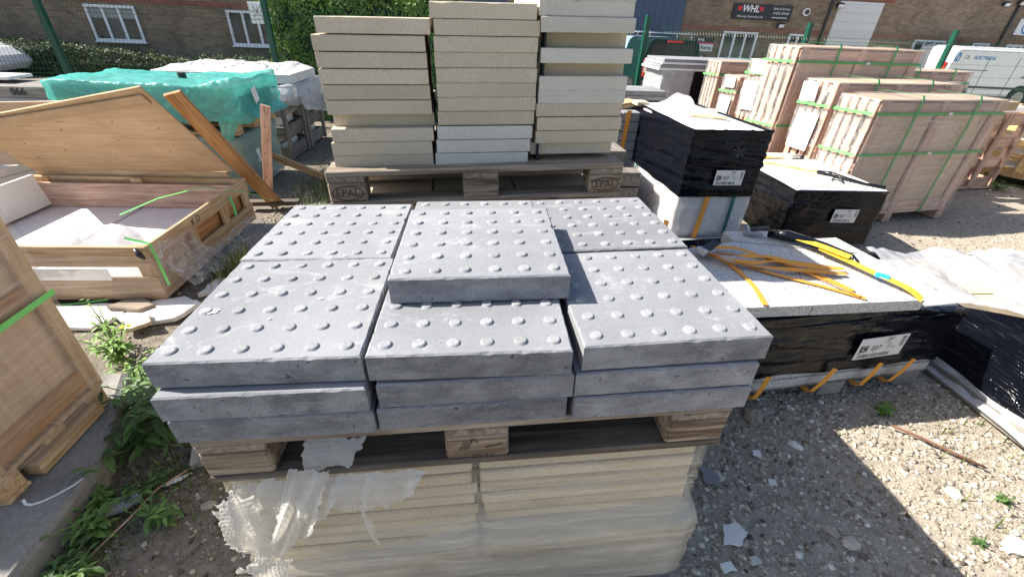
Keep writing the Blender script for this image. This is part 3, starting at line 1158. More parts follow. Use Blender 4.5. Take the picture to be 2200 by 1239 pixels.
pk = thing('pickup_truck', 'dark green pickup with black canopy and roof bars seen from behind', 'pickup', (5.66, 14.0, -.575), R(4))
box('tailgate', .98, .10, 1.02, 1.72, .16, .56, GPAINT, pk, c=.03)
box('side_panel', .05, 1.3, .98, .12, 2.5, .66, GPAINT, pk, c=.04)
box('side_panel', 1.88, 1.3, .98, .12, 2.5, .66, GPAINT, pk, c=.04)
box('load_bed', .96, 1.3, .72, 1.8, 2.4, .12, BLACKPL, pk)
box('rear_bumper', .96, -.02, .60, 1.82, .2, .16, BLACKPL, pk, c=.03)
box('bumper_step', .52, -.10, .645, .62, .1, .12, CHROME, pk, c=.02)
box('bumper_step', 1.45, -.10, .645, .62, .1, .12, CHROME, pk, c=.02)
box('number_plate', .98, -.13, .56, .5, .012, .11, PLATE, pk)
for x in (.085, 1.85):
    l = box('tail_lamp', x, .03, 1.03, .17, .14, .50, REDLENS, pk, c=.03)
    box('clear_lens', 0, -.071, -.05, .12, .008, .15, CHROME, l)
cab = [(0, 1.28), (0.0, 1.30), (.10, 1.82), (.25, 1.90), (1.75, 1.90), (1.87, 1.82), (1.95, 1.30)]
def loft(name, poly, y0, y1, sh, mat, parent):
    n = len(poly)
    vs = [(x, y0, z) for x, z in poly] + [(x, y1, z + sh) for x, z in poly]
    fs = [(i, (i + 1) % n, (i + 1) % n + n, i + n) for i in range(n)] + [tuple(range(n))[::-1], tuple(range(n, 2 * n))]
    return meshobj(name, vs, fs, mat, parent)
can = loft('canopy', [(.06, 1.30), (.17, 1.72), (.30, 1.80), (1.64, 1.80), (1.77, 1.72), (1.88, 1.30)], .12, 1.75, .02, GPAINT, pk)
meshobj('rear_window', [(.22, .112, 1.36), (1.72, .112, 1.36), (1.62, .112, 1.70), (.32, .112, 1.70)], [(0, 1, 2, 3)], BLACKPL, can)
loft('cab', [(.04, .8), (.04, 1.30), (.17, 1.74), (.30, 1.83), (1.64, 1.83), (1.77, 1.74), (1.9, 1.30), (1.9, .8)], 1.85, 3.3, 0, BPAINT, pk)
box('brake_lamp', .97, .10, 1.755, .5, .04, .05, REDLENS, pk)
box('gate_handle', .97, .01, 1.22, .2, .03, .06, CHROME, pk)
for y in (.5, 1.5):
    tube('roof_bar', [(.1, y, 1.96), (1.84, y, 1.96)], .025, CHROME, pk)
    for x in (.28, 1.66):
        tube('bar_foot', [(x, y, 1.78), (x, y, 1.96)], .02, CHROME, pk)
text('lettering', 'WHL', .12, front(.42, .018, 1.12), SIGNWHITE, pk, shear=.15)
text('lettering', 'NAVARA', .075, front(.42, .018, .86), SIGNWHITE, pk)
text('lettering', 'D', .10, front(.32, .018, .97), SIGNWHITE, pk)
for y in (.95, 3.9):
    for x in (.14, 1.79):
        cyl('wheel', x, y, .38, .38, .26, TYRE, pk, 26, axis='x')

# ---------------------------------------------------------------- near stack: wrapped pack, pallet, blister slabs
SL = .0292
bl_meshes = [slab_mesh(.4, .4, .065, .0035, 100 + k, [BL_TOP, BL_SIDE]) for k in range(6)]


def blister_mesh():
    vs, fs = [], []
    seg = 16
    for r_, z_ in ((.0155, -.0004), (.0130, .0007), (.0119, .0032), (.0098, .0048)):
        for k in range(seg):
            a = 2 * math.pi * k / seg
            vs.append((r_ * math.cos(a), r_ * math.sin(a), z_))
    vs.append((0, 0, .0049))
    for q in range(3):
        for k in range(seg):
            a, b = q * seg + k, q * seg + (k + 1) % seg
            fs.append((a, b, b + seg, a + seg))
    for k in range(seg):
        fs.append((3 * seg + k, 3 * seg + (k + 1) % seg, 4 * seg))
    me = bpy.data.meshes.new('blister')
    me.from_pydata(vs, [], fs)
    me.materials.append(BL_TOP)
    me.materials.append(BL_STUD)
    me.polygons.foreach_set('material_index', [0 if q < 2 * seg else 1 for q in range(len(fs))])
    me.polygons.foreach_set('use_smooth', [q < 2 * seg for q in range(len(fs))])
    return me


BLME = blister_mesh()


def blister_slab(label, x, y, rz, ztop, k, dots):
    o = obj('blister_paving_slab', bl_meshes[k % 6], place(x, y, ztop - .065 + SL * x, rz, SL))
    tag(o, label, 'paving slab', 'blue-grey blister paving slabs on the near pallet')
    if dots:
        for i in range(6):
            for j in range(6):
                obj('blister', BLME, Matrix.Translation((.0333 + .06667 * i, .0333 + .06667 * j, .065)) @ Matrix.Rotation(random.random() * 6, 4, 'Z') @ Matrix.Diagonal((random.uniform(.93, 1.06), random.uniform(.93, 1.06), random.uniform(.85, 1.1), 1)), o)
    return o


cols = ('left', 'middle', 'right')
top = {(0, 0): (0, 0, 0, 0), (0, 1): (-.0099, .4099, -.0147, -.0017), (1, 0): (.4085, -.0061, -.0068, .004), (1, 1): (.4110, .4040, .0, .007),
       (2, 0): (.8327, .0037, .0395, .001), (2, 1): (.8215, .4118, .0414, .0039)}
lay2 = {0: (.003, -.023, .0145), 1: (.421, -.010, .022), 2: (.824, .0, .034)}
lay3 = {0: (.008, -.020, .012), 1: (.414, -.010, .030), 2: (.828, -.003, .034)}
k = 0
for c_ in range(3):
    for r_ in range(2):
        x, y, th, dz = top[(c_, r_)]
        where = f"{'front' if r_ == 0 else 'back'} {cols[c_]}"
        blister_slab(f'grey blister slab, top layer, {where} position on the near pallet', x, y, th, 1 + dz, k, True)
        k += 1
        for lay, tbl, zt in (('middle', lay2, .9325), ('bottom', lay3, .865)):
            x, y, th = tbl[c_]
            blister_slab(f'grey blister slab, {lay} layer, {where} position on the near pallet', x - .41 * math.sin(th) * r_, y + .412 * r_, th, zt, k, False)
            k += 1
blister_slab('loose grey blister slab lying on top of the near stack', .4283, .1651, .0031, 1.0716, 3, True)
# chalky and white splashes on the slabs
SPLASH = plain('white_splash', (.75, .75, .74), .8)
def splash(label, x, y, rx, ry, dz, seed):
    rnd = random.Random(seed)
    n = 16
    z0 = 1 + dz + SL * x
    vs = [(x, y, z0 + .0012)]
    for q in range(n):
        a = 2 * math.pi * q / n
        r_ = rnd.uniform(.7, 1.15)
        xx = x + rx * r_ * math.cos(a)
        vs.append((xx, y + ry * r_ * math.sin(a), 1 + dz + SL * xx + .0006))
    return tag(meshobj('paint_splash', vs, [(0, 1 + q, 1 + (q + 1) % n) for q in range(n)], SPLASH), label, 'splash')
splash('white splash beside a blister on the front left slab', .042, .165, .016, .011, .0015, 1)
splash('small round white spot on the front left slab', .262, .205, .006, .005, .0015, 2)
splash('tiny white spot near the front of the left slab', .178, .131, .004, .003, .0015, 3)
splash('white spot on the back left slab by the joint', .262, .418, .005, .003, .0015, 4)

pallet('weathered pallet carrying the grey blister slabs', place(.0176, -.0104, .7941 + SL * .0176, .0295, SL), 'wood_pallet', 'wood_block', None, 'wood_dark', marks=True)  # bottom boards in dark wood: shade inside the pallet put into colour

pk_ = thing('wrapped_slab_pack', 'beige slab pack in taut translucent film under the blister slab pallet', 'slab pack', M=place(.06, .006, .02, .03, SL))
for yb in (.10, .40, .70):
    box('pallet_bearer', .57, yb, .085, 1.18, .1, .09, 'wood_pallet', pk_)
for q in range(6):
    box('pallet_board', .10 + q * .19, .4, .142, .13, .82, .022, 'wood_pallet', pk_)
for q in range(10):
    for cc in range(2):
        box('slab', .285 + cc * .587 + random.uniform(-.008, .008), .40 + random.uniform(-.004, .004), .178 + q * .0455, .565, .78, .0395, BUFF, pk_, c=.004)


def packfn(p, n_):
    z = p.z
    lay = abs(math.sin(math.pi * (z - .155) / .0455))
    b = -.005 * (1 - lay) + .0015 * nz(p.x * 3, p.y * 3, z * 24)
    if z < .40:
        s = min(1, (.40 - z) / .09)
        b += .028 * s + .012 * nz(p.x * 5, p.y * 5, z * 9) * s
    b += -.010 * math.exp(-((p.x - .575) / .03) ** 2) * (1 if n_.y < -.3 else 0)
    q = p + n_ * b
    return q


shell('plastic_film', -.012, 1.165, -.004, .806, .06, .632, .016, packfn, FILM_PACK, pk_, 'FLRT')
def shroudfn(p, n_):
    r_ = max(0, min(1, p.x / 1.15))
    s = max(0, min(1, (.24 + .16 * r_ - p.z + .03 * nz(p.x * 2.5, p.y * 2.5, 4)) / .06))
    b = -.03 * (1 - s) + (.006 + .030 * r_) * s + .008 * nz(p.x * 4 + p.z * 6, p.y * 4, p.z * 14) * s + .006 * abs(nz(p.x * 5 - p.z * 9, p.y * 5, p.z * 30)) * s
    return p + n_ * b
shell('lower_shroud', -.012, 1.165, -.004, .806, .05, .46, .016, shroudfn, FILM_SHROUD, pk_, 'FLR')


def drape(name, TL, TR, BR, BL, mat, parent, nu=18, nv=26, bulge=.02, crum=.008, rag=.012, seed=0):
    TL, TR, BR, BL = map(Vector, (TL, TR, BR, BL))
    vs, fs = [], []
    nrm = (TR - TL).cross(BL - TL).normalized()
    if nrm.y > 0:
        nrm = -nrm
    for j in range(nv + 1):
        v_ = j / nv
        for i in range(nu + 1):
            u_ = i / nu
            p = (TL * (1 - u_) + TR * u_) * (1 - v_) + (BL * (1 - u_) + BR * u_) * v_
            e = max(abs(u_ - .5), abs(v_ - .5)) * 2
            if e > .86:
                p = p + (BL - TL).normalized() * rag * nz(u_ * 5 + seed, v_ * 5, 3) + (TR - TL).normalized() * rag * nz(u_ * 5, v_ * 5 + seed, 7)
            p = p + nrm * (bulge * math.sin(math.pi * v_) * .7 + bulge * .6 * math.sin(u_ * math.pi * 2.2 + seed) + crum * nz(p.x * 11 + seed, p.y * 11, p.z * 11) + crum * .3 * nz(p.x * 30, p.y * 30, p.z * 30 + seed))
            vs.append(p)
    for j in range(nv):
        for i in range(nu):
            a = j * (nu + 1) + i
            fs.append((a, a + 1, a + nu + 2, a + nu + 1))
    return meshobj(name, vs, fs, mat, parent, smooth=True)


bw = thing('bubble_wrap', 'torn white bubble wrap hanging at the left end of the beige pack', 'bubble wrap')
strips = [[(0.059, -0.004, 0.638), (0.137, -0.004, 0.642), (0.082, -0.05, 0.411), (0.034, -0.05, 0.53)],
          [(0.130, -0.01, 0.665), (0.205, -0.01, 0.650), (0.145, -0.056, 0.423), (0.050, -0.056, 0.436)],
          [(0.200, -0.016, 0.700), (0.290, -0.016, 0.695), (0.238, -0.062, 0.536), (0.095, -0.062, 0.386)],
          [(0.223, -0.010, 0.68), (0.32, -0.010, 0.654), (0.268, -0.05, 0.57), (0.189, -0.05, 0.518)],
          [(0.300, -0.014, 0.668), (0.390, -0.014, 0.677), (0.354, -0.04, 0.58), (0.263, -0.04, 0.583)],
          [(0.370, -0.018, 0.685), (0.500, -0.018, 0.685), (0.448, -0.04, 0.61), (0.342, -0.04, 0.57)],
          [(0.343, -0.035, 0.568), (0.357, -0.035, 0.573), (0.379, -0.05, 0.435), (0.371, -0.05, 0.44)],
          [(0.076, -0.041, 0.404), (0.141, -0.041, 0.364), (0.114, -0.056, 0.271), (0.024, -0.056, 0.372)],
          [(0.02, -0.03, 0.60), (0.10, -0.03, 0.62), (0.13, -0.04, 0.45), (0.03, -0.05, 0.44)]]


def bubble_sheet(name, TL, TR, BR, BL, parent, seed, fold=.012, rag=.012):
    """thin sheet hung between four corners: straight creases, rows of bubbles, ragged rim"""
    TL, TR, BR, BL = map(Vector, (TL, TR, BR, BL))
    rnd = random.Random(seed)
    wid = ((TR - TL).length + (BR - BL).length) / 2
    hgt = ((BL - TL).length + (BR - TR).length) / 2
    nu, nv = max(6, int(wid / .0034)), max(6, int(hgt / .0034))
    nrm = (TR - TL).cross(BL - TL).normalized()
    if nrm.y > 0:
        nrm = -nrm
    cre = [(rnd.uniform(-.6, .6), rnd.uniform(14, 34), rnd.uniform(0, 6), rnd.uniform(.3, 1.0)) for _ in range(4)]
    vs, fs = [], []
    for j in range(nv + 1):
        for i in range(nu + 1):
            u, v = i / nu, j / nv
            p = (TL * (1 - u) + TR * u) * (1 - v) + (BL * (1 - u) + BR * u) * v
            x, y = u * wid, v * hgt
            eu, ev = min(u, 1 - u), min(v, 1 - v)
            w_ = max(0, 1 - min(eu * wid, ev * hgt) / .014)
            p = p + ((TR - TL).normalized() * nz(x * 60, y * 60, seed) + (BL - TL).normalized() * nz(x * 60, y * 60, seed + 9)) * rag * w_
            d = 0
            for an, fr, ph_, am in cre:
                q = (x * math.cos(an) + y * math.sin(an)) * fr + ph_
                d += am * (abs(q % 2 - 1) - .5)
            d *= fold * (.35 + .65 * v)
            row = int(y / .0105)
            cx = (x + (row % 2) * .006) % .012 - .006
            cy = y % .0105 - .00525
            r2_ = (cx * cx + cy * cy) / (.0047 ** 2)
            if r2_ < 1:
                d += .0024 * (1 - r2_) ** .5
            d += .006 * nz(x * 14, y * 14, seed * 1.7) + .02 * math.sin(v * math.pi) * .5
            vs.append(p + nrm * d)
    for j in range(nv):
        for i in range(nu):
            a = j * (nu + 1) + i
            fs.append((a, a + 1, a + nu + 2, a + nu + 1))
    return meshobj(name, vs, fs, BUBBLE, parent, smooth=True)


for i, s in enumerate(strips):
    bubble_sheet('torn_sheet', *s, bw, i + 3, fold=.017 if i < 6 else .006, rag=.022 if i in (0, 7, 8) else .010)
sc = bubble_sheet('plastic_scrap', (0.231, 0.03, 0.757), (0.364, 0.03, 0.752), (0.334, .0, 0.690), (0.225, .0, 0.675), None, 44, .012, .014)
tag(sc, 'crumpled bubble wrap scrap stuffed into the near pallet opening', 'scrap')

# ---------------------------------------------------------------- tall stack of beige slabs behind
pallet('branded EPAL pallet under the tall stack of beige slabs', place(.033, 1.032, 1.0427 + SL * .033, .076, SL), 'wood_pallet', 'wood_block', 'EPAL')
bp = thing('slab_pack', 'beige slab pack beneath the EPAL pallet of the tall stack', 'slab pack', M=place(.07, 1.08, 0, .076, SL * .8))
for xb in (.08, .57, 1.06):
    box('pallet_bearer', xb, .37, .06, .1, .78, .1, 'wood_pallet', bp)
for q in range(5):
    box('pallet_board', .57, .08 + q * .15, .124, 1.18, .1, .022, 'wood_pallet', bp)
for q in range(10):
    for cc in range(3):
        box('slab', .195 + cc * .38 + random.uniform(-.006, .006), .37 + random.uniform(-.01, .01), .173 + q * .0745, .372, .72, .073, TAN, bp, c=.004)

LX = [(.071, 1.502, 0), (.051, 1.448, 0), (.054, 1.395, 0), (.056, 1.342, 0), (.059, 1.290, 0), (.062, 1.238, 0), (.066, 1.188, .045), (.064, 1.138, 0), (.056, 1.087, 0), (.058, 1.037, 0)]
CX = [(.454, 1.561, 0), (.467, 1.510, 0), (.464, 1.458, 0), (.464, 1.408, 0), (.467, 1.357, 0), (.467, 1.307, 0), (.469, 1.257, 0), (.466, 1.206, 0), (.462, 1.152, -.006), (.457, 1.100, -.006), (.450, 1.048, -.006)]
RX = [(.838, 1.632, -.004), (.838, 1.583, -.004), (.847, 1.533, -.012), (.846, 1.483, .07), (.855, 1.434, -.01), (.850, 1.386, .06), (.856, 1.339, .004), (.856, 1.291, .004), (.851, 1.242, .006), (.858, 1.190, .0), (.856, 1.138, .004), (.84, 1.087, .03)]
tall_me = {}
for mname, mt in (('t', TAN), ('p', PALE)):
    for w_ in (.384, .378, .352):
        for q in range(2):
            tall_me[(mname, w_, q)] = slab_mesh(w_, .62, .0495, .0022, int(w_ * 1000) + q, [mt, mt], 18, .5)
ordn = ('first', 'second', 'third', 'fourth', 'fifth', 'sixth', 'seventh', 'eighth', 'ninth', 'tenth', 'eleventh', 'twelfth')
for cname, data, w_ in (('left', LX, .384), ('middle', CX, .378), ('right', RX, .352)):
    n_ = len(data)
    for i, (x, z, rec) in enumerate(data):
        m_ = 't'
        if cname == 'middle' and i >= 8:
            m_ = 'p'
        if cname == 'right' and i in (0, 1, 2, 4, 6, 7):
            m_ = 'p'  # slabs whose angled fronts get the sky's paleness as colour
        up_ = n_ - 1 - i
        colr = 'sky-paled beige' if m_ == 'p' else 'beige'
        o = obj('paving_slab', tall_me[(m_, w_, i % 2)], place(x, 1.10 + .076 * (x - .03) + rec, z, .076 + random.uniform(-.006, .006), .022))
        tag(o, f'{colr} slab, {ordn[up_]} from the bottom of the {cname} column in the tall stack', 'paving slab', 'slabs of the tall stack')
for x, lab in ((.4535, 'left'), (.8465, 'right')):
    o = box('foam_strip', x, 1.42, 1.30, .008, .58, .50, FOAM, c=.001)
    o.matrix_local = place(x, 1.40 + .076 * x, 1.305, .076, .0)
    tag(o, f'black foam strip in the {lab} gap between columns of the tall stack', 'foam strip')

# ---------------------------------------------------------------- packs to the right of the tall stack
gp = thing('grey_slab_pallet', 'low pallet of grey slabs under the white wrapped pack', 'pallet', M=place(1.93, 2.03, 0, .05))
for xb in (.06, .3, .54):
    box('bearer', xb, .56, .05, .1, 1.1, .1, 'wood_grey', gp)
box('deck', .3, .56, .111, .62, 1.14, .022, 'wood_grey', gp)
for q in range(3):
    box('slab', .30 + random.uniform(-.02, .02), .52 - .03 * q, .153 + q * .058, .66, 1.12, .056, GREYSLAB, gp, c=.004)
for q, (px_, py_, rz_) in enumerate(((1.80, 1.86, .15), (1.98, 1.80, -.1), (1.76, 1.70, .5))):
    o = tag(box('grey_offcut', px_, py_, .26 + .055 * q, .30, .18, .05, GREYSLAB, rot=(0, 0, rz_)), ('grey slab offcut on the left in front of the white pack', 'grey slab offcut on the right in front of the white pack', 'uppermost grey slab offcut by the near stack corner')[q], 'offcut')
    o2 = tag(box('timber_bearer', px_, py_, .117 + .0275 * q, .24, .10, .233 + .055 * q, 'wood_grey', rot=(0, 0, rz_)), ('short timber stack under the left grey offcut', 'short timber stack under the right grey offcut', 'short timber stack under the uppermost grey offcut')[q], 'timber')


def soft(ax, amp, f):
    def fn(p, n_):
        return p + n_ * (amp * nz(p.x * f + ax, p.y * f, p.z * f * 2) + amp * .5 * nz(p.x * f * 3, p.y * f * 3 + ax, p.z * f * 6))
    return fn


wp = thing('white_wrapped_pack', 'pale slab pack in clear wrap below the tall black pack', 'slab pack', M=place(1.965, 2.08, .325, .05))
for q in range(5):
    box('slab', .265, .55, .028 + q * .054, .50, 1.08, .052, WHITE_SLAB, wp)
shell('clear_wrap', 0, .53, 0, 1.10, -.02, .275, .03, soft(2, .006, 6), FILM_WHITE, wp, 'FLR')
ribbon('orange_strap', [(.21, -.012, .28), (.195, -.016, .1), (.18, -.014, -.12)], .035, ORANGE, wp, (0, -1, 0))
ribbon('teal_strap', [(.40, -.012, .28), (.40, -.014, .0)], .026, TEALSTRAP, wp, (0, -1, 0))
ribbon('teal_strap', [(-.012, .75, .28), (-.016, .75, .0)], .026, TEALSTRAP, wp, (-1, 0, 0))

bk = thing('black_wrapped_pack', 'tall pack in black stretch film on top of the white pack, label C027', 'wrapped pack', M=place(1.96, 2.065, .60, .05))
def blackfn(seed, amp=.012):
    def fn(p, n_):
        s = amp * nz(p.x * 1.6 + seed, p.y * 1.6, p.z * 30 + p.x * 4 + p.y * 3) + amp * .7 * nz(p.x * 6, p.y * 6 + seed, p.z * 9) + amp * .5 * (abs(nz(p.x * 2, p.y * 2 + seed, p.z * 44 - p.x * 5)) - .3)
        if p.z > .40:
            s -= .004
        return p + n_ * s
    return fn
shell('black_film', 0, .535, 0, 1.12, .0, .435, .014, blackfn(3), BLACKWRAP, bk, 'FBLR')
for i, (xa, xb) in enumerate(((.012, .525),)):
    box('top_slab', .268, .56, .395, .515, 1.09, .05, WHITE_SLAB, bk)
# torn lip of the film folded over the slab edge
def lip(parent, pts, mat, hgt=.02):
    vs, fs = [], []
    for i, p in enumerate(pts):
        p = Vector(p)
        vs += [p, p + Vector((0, 0, hgt * (.5 + .5 * nz(i * .7, 3, 1)))), p + Vector((.0, .03 + .02 * nz(i * .9, 1, 5), .004 + hgt * .3 * nz(i * .5, 2, 2)))]
    for i in range(len(pts) - 1):
        for k_ in range(2):
            a = 3 * i + k_
            fs.append((a, a + 1, a + 4, a + 3))
    return meshobj('film_edge', vs, fs, mat, parent, smooth=True)
lip(bk, [(x, -.004, .425) for x in np.linspace(0, .535, 22)], BLACKWRAP, .022)
tear = meshobj('film_tear', *(lambda n: ([(.33, -.012, .30)] + [(.33 + (.06 if k_ % 2 else .038) * math.cos(2 * math.pi * k_ / n) * 1.2, -.009 - .006 * (k_ % 2), .30 + (.035 if k_ % 2 else .02) * math.sin(2 * math.pi * k_ / n)) for k_ in range(n)], [(0, 1 + k_, 1 + (k_ + 1) % n) for k_ in range(n)]))(18), BLACKWRAP2, bk)
flat_label(bk, .315, -.0135, .135, .20, .10, 5)
ws = shell('cloudy_film', .03, .40, .35, 1.05, .422, .47, .02, lambda p, n_: Vector((p.x, p.y, .424 + max(0, .10 * nz(p.x * 4, p.y * 4, 1) + .025 * nz(p.x * 11, p.y * 11, 4) + .015) + .006)), FILM_WHITE, bk, 'T')
ribbon('yellow_strap', [(.17 + i * .035, .55 - .018 * i, .432 + .006 * math.sin(i * 1.7)) for i in range(9)], .035, YELLOWTUBE, bk)
for i in range(3):
    box('slab_strip', .02, .98 - .02 * i, .435 + .0, .10, .12, .03, BUFF, bk, rot=(0, 0, .2 * i))
    break

b2 = thing('black_wrapped_pack', 'low wide pack in black film with white slabs on top, label C027', 'wrapped pack', M=place(3.17, 2.55, 0, .0))
shell('black_film', 0, .80, 0, 1.16, .03, .495, .018, blackfn(8, .009), BLACKWRAP, b2, 'FBLR')
for q in range(3):
    box('top_slab', .40, .20 + q * .385, .478, .77, .38, .05, WHITE_SLAB, b2)
lip(b2, [(x, -.004, .487) for x in np.linspace(0, .80, 26)], BLACKWRAP, .018)
flat_label(b2, .49, -.015, .29, .215, .115, 9)
box('pallet_runner', .4, .1, .03, .7, .1, .05, 'wood_grey', b2)
ribbon('yellow_strap', [(.02 + .05 * i, .85 - .035 * i - .02 * math.sin(i), .508 + .004 * math.sin(i * 2)) for i in range(11)], .04, YELLOWTUBE, b2)
ribbon('yellow_strap', [(.0 + .06 * i, .90 + .006 * i, .512 + .006 * math.sin(i * 1.4)) for i in range(9)], .045, ORANGE, b2)
rt = box('ratchet', .60, .95, .525, .12, .05, .035, STEEL, b2, rot=(0, 0, .1), c=.006)
cyl('ratchet_drum', .05, 0, .0, .02, .06, BLACKPL, rt, 14, axis='y')
tube('black_film_twist', [(.47, .45, .52), (.55, .38, .525), (.60, .25, .522), (.68, .14, .515), (.79, .05, .51)], [.016, .022, .016, .012, .02], BLACKWRAP2, b2)
tube('loose_loop', [(.50 + .04 * math.cos(a), .22 + .05 * math.sin(a), .52 + .01 * math.sin(2 * a)) for a in np.linspace(0, 6.2, 16)], .006, BLACKPL, b2)

# ---------------------------------------------------------------- granite pallet with orange ratchet straps
MGR = place(1.45, .70, 0, .13)
gr = thing('granite_slab_pallet', 'pallet of speckled granite slabs in black film with orange ratchet straps', 'slab pack', M=MGR)
for xb in (.10, .36, .97, 1.44):
    vs, fs = cbox_data(.14, .72, .082, .006)
    meshobj('foot_block', vs, fs, CONC, gr, Matrix.Translation((xb, .37, .043)))
for q in range(5):
    box('deck_board', .76, .07 + q * .155, .096, 1.53, .12, .02, 'wood_grey', gr)
for q in range(2):
    box('granite_slab', .76 - .004 * q, .375, .132 + q * .052, 1.50, .74 - .01 * q, .05, GRANITE, gr, c=.003)
for q in range(6):
    box('granite_slab', .74, .375, .236 + q * .052, 1.42, .72, .050, GRANITE, gr, c=.003)
def gfn(p, n_):
    s = .012 * nz(p.x * 1.5, p.y * 1.5, p.z * 26 + p.x * 4) + .010 * (abs(nz(p.x * 1.2, p.y * 2, p.z * 34 - p.x * 3)) - .3) + .006 * nz(p.x * 8, p.y * 8, p.z * 14)
    zz = p.z
    if p.z < .24:
        zz += .022 * nz(p.x * 4, 3, 1) - .02 * p.x
    if p.z > .5:
        zz += .010 * nz(p.x * 3, p.y * 3, 8) - .012
        inx = max(0, min(1, (p.x - 1.02) / .45))
        zz -= .045 * inx + .02 * abs(nz(p.x * 9, p.y * 9, 2)) * inx
    return Vector((p.x + n_.x * s, p.y + n_.y * s, zz))
shell('black_film', -.01, 1.49, -.012, .765, .215, .556, .010, gfn, BLACKWRAP, gr, 'FBLRT')
flat_label(gr, 1.06, -.027, .335, .265, .125, 13, skew=-.03)
inv = MGR.inverted()
def poly_slab(name, pts, z0, z1, mat, parent):
    n = len(pts)
    vs = [inv @ Vector((x, y, z0)) for x, y in pts] + [inv @ Vector((x, y, z1)) for x, y in pts]
    fs = [tuple(range(n))[::-1], tuple(range(n, 2 * n))] + [(i, (i + 1) % n, (i + 1) % n + n, i + n) for i in range(n)]
    return meshobj(name, vs, fs, mat, parent)
poly_slab('granite_slab', [(1.50, .735), (2.02, .765), (2.16, 1.10), (1.52, 1.03)], .552, .603, GRANITE, gr)
poly_slab('granite_slab', [(2.024, .765), (2.56, .80), (2.68, 1.16), (2.165, 1.102)], .552, .604, GRANITE, gr)
poly_slab('granite_slab', [(1.52, 1.034), (2.16, 1.104), (2.675, 1.163), (2.60, 1.24), (1.98, 1.375), (1.56, 1.25)], .552, .602, GRANITE, gr)
poly_slab('granite_slab', [(1.99, 1.377), (2.60, 1.243), (2.295, 1.51), (1.995, 1.50)], .545, .606, GRANITE, gr)
def W(*p):
    return inv @ Vector(p)
def strap(pts, w_=.023, mat=ORANGE, lift=.0, twist=0.0, name='orange_strap'):
    # smooth the path
    P = [Vector(p) for p in pts]
    out = []
    for i in range(len(P) - 1):
        a, b, c, d = P[max(i - 1, 0)], P[i], P[i + 1], P[min(i + 2, len(P) - 1)]
        for s_ in range(6):
            u = s_ / 6
            out.append(.5 * ((2 * b) + (c - a) * u + (2 * a - 5 * b + 4 * c - d) * u * u + (3 * b - a - 3 * c + d) * u ** 3))
    out.append(P[-1])
    nr = [Vector((math.sin(twist * i), .3 * math.sin(twist * i * 1.7), 1)) for i in range(len(out))]
    return ribbon(name, [inv @ p for p in out], w_, mat, gr, nr)
strap([(1.80, .755, .612), (1.84, .93, .609), (1.82, 1.12, .612), (1.75, 1.24, .612)])
strap([(2.28, .80, .612), (2.16, .90, .611), (1.98, 1.02, .612), (1.86, 1.12, .616)])
strap([(2.26, .81, .618), (2.20, .93, .616), (2.12, 1.05, .618), (2.00, 1.2, .62)], twist=.12)
strap([(1.70, 1.26, .63), (1.74, 1.16, .64), (1.90, 1.08, .635), (2.06, 1.10, .632), (2.22, 1.05, .628), (2.36, 1.04, .625)], .028, twist=.25)
strap([(1.72, 1.24, .622), (1.80, 1.10, .628), (1.96, 1.05, .626), (2.14, 1.02, .626), (2.34, 1.00, .62)], .026, twist=.18)
strap([(1.76, 1.20, .625), (1.88, 1.13, .645), (2.02, 1.13, .64), (2.12, 1.09, .632), (2.30, 1.08, .622)], .027, twist=.35)
strap([(1.78, 1.27, .615), (1.92, 1.24, .63), (2.04, 1.16, .615), (2.20, 1.0, .612), (2.27, .86, .612)], .032)
strap([(2.36, 1.22, .64), (2.42, 1.10, .635), (2.46, 1.0, .632), (2.52, .86, .628), (2.55, .80, .60)], .05, YELLOWTUBE, name='yellow_strap')
strap([(2.30, 1.36, .64), (2.36, 1.24, .65), (2.44, 1.12, .645)], .06, YELLOWTUBE, name='yellow_strap')
o = box('blue_tape', 0, 0, 0, .055, .04, .012, BLUETAPE, gr, c=.002)
o.matrix_local = Matrix.Translation(W(2.475, .955, .634)) @ Matrix.Rotation(R(-55), 4, 'Z')
tube('black_film_twist', [W(2.20, 1.42, .63), W(2.27, 1.36, .645), W(2.33, 1.32, .64), W(2.42, 1.27, .63), W(2.50, 1.17, .622), W(2.47, 1.10, .625)], [.02, .03, .026, .02, .014, .012], BLACKWRAP2, gr)
for (x, y, z, rz_) in ((1.74, 1.19, .635, .4), (2.12, 1.44, .63, -.5)):
    rt = box('ratchet', 0, 0, 0, .10, .05, .02, STEEL, gr, c=.005)
    rt.matrix_local = Matrix.Translation(W(x, y, z)) @ Matrix.Rotation(rz_, 4, 'Z')
    box('ratchet_handle', .02, 0, .024, .11, .042, .012, BLACKPL, rt, rot=(0, R(-12), 0))
    cyl('ratchet_drum', -.03, 0, .01, .016, .06, STEEL, rt, 14, axis='y')
for x, s_ in ((.47, .02), (.80, .05), (1.08, .035), (1.26, .05)):
    ribbon('orange_strap', [(x + s_, -.034, .235), (x + s_ * .4, -.036, .16), (x - s_ * .3, -.032, .095), (x - s_ * .35, -.022, .084), (x - s_ * .4, .06, .083)], .032, ORANGE, gr, [(0, -1, 0), (0, -1, 0), (0, -1, -.2), (0, -.5, -1), (0, 0, -1)])

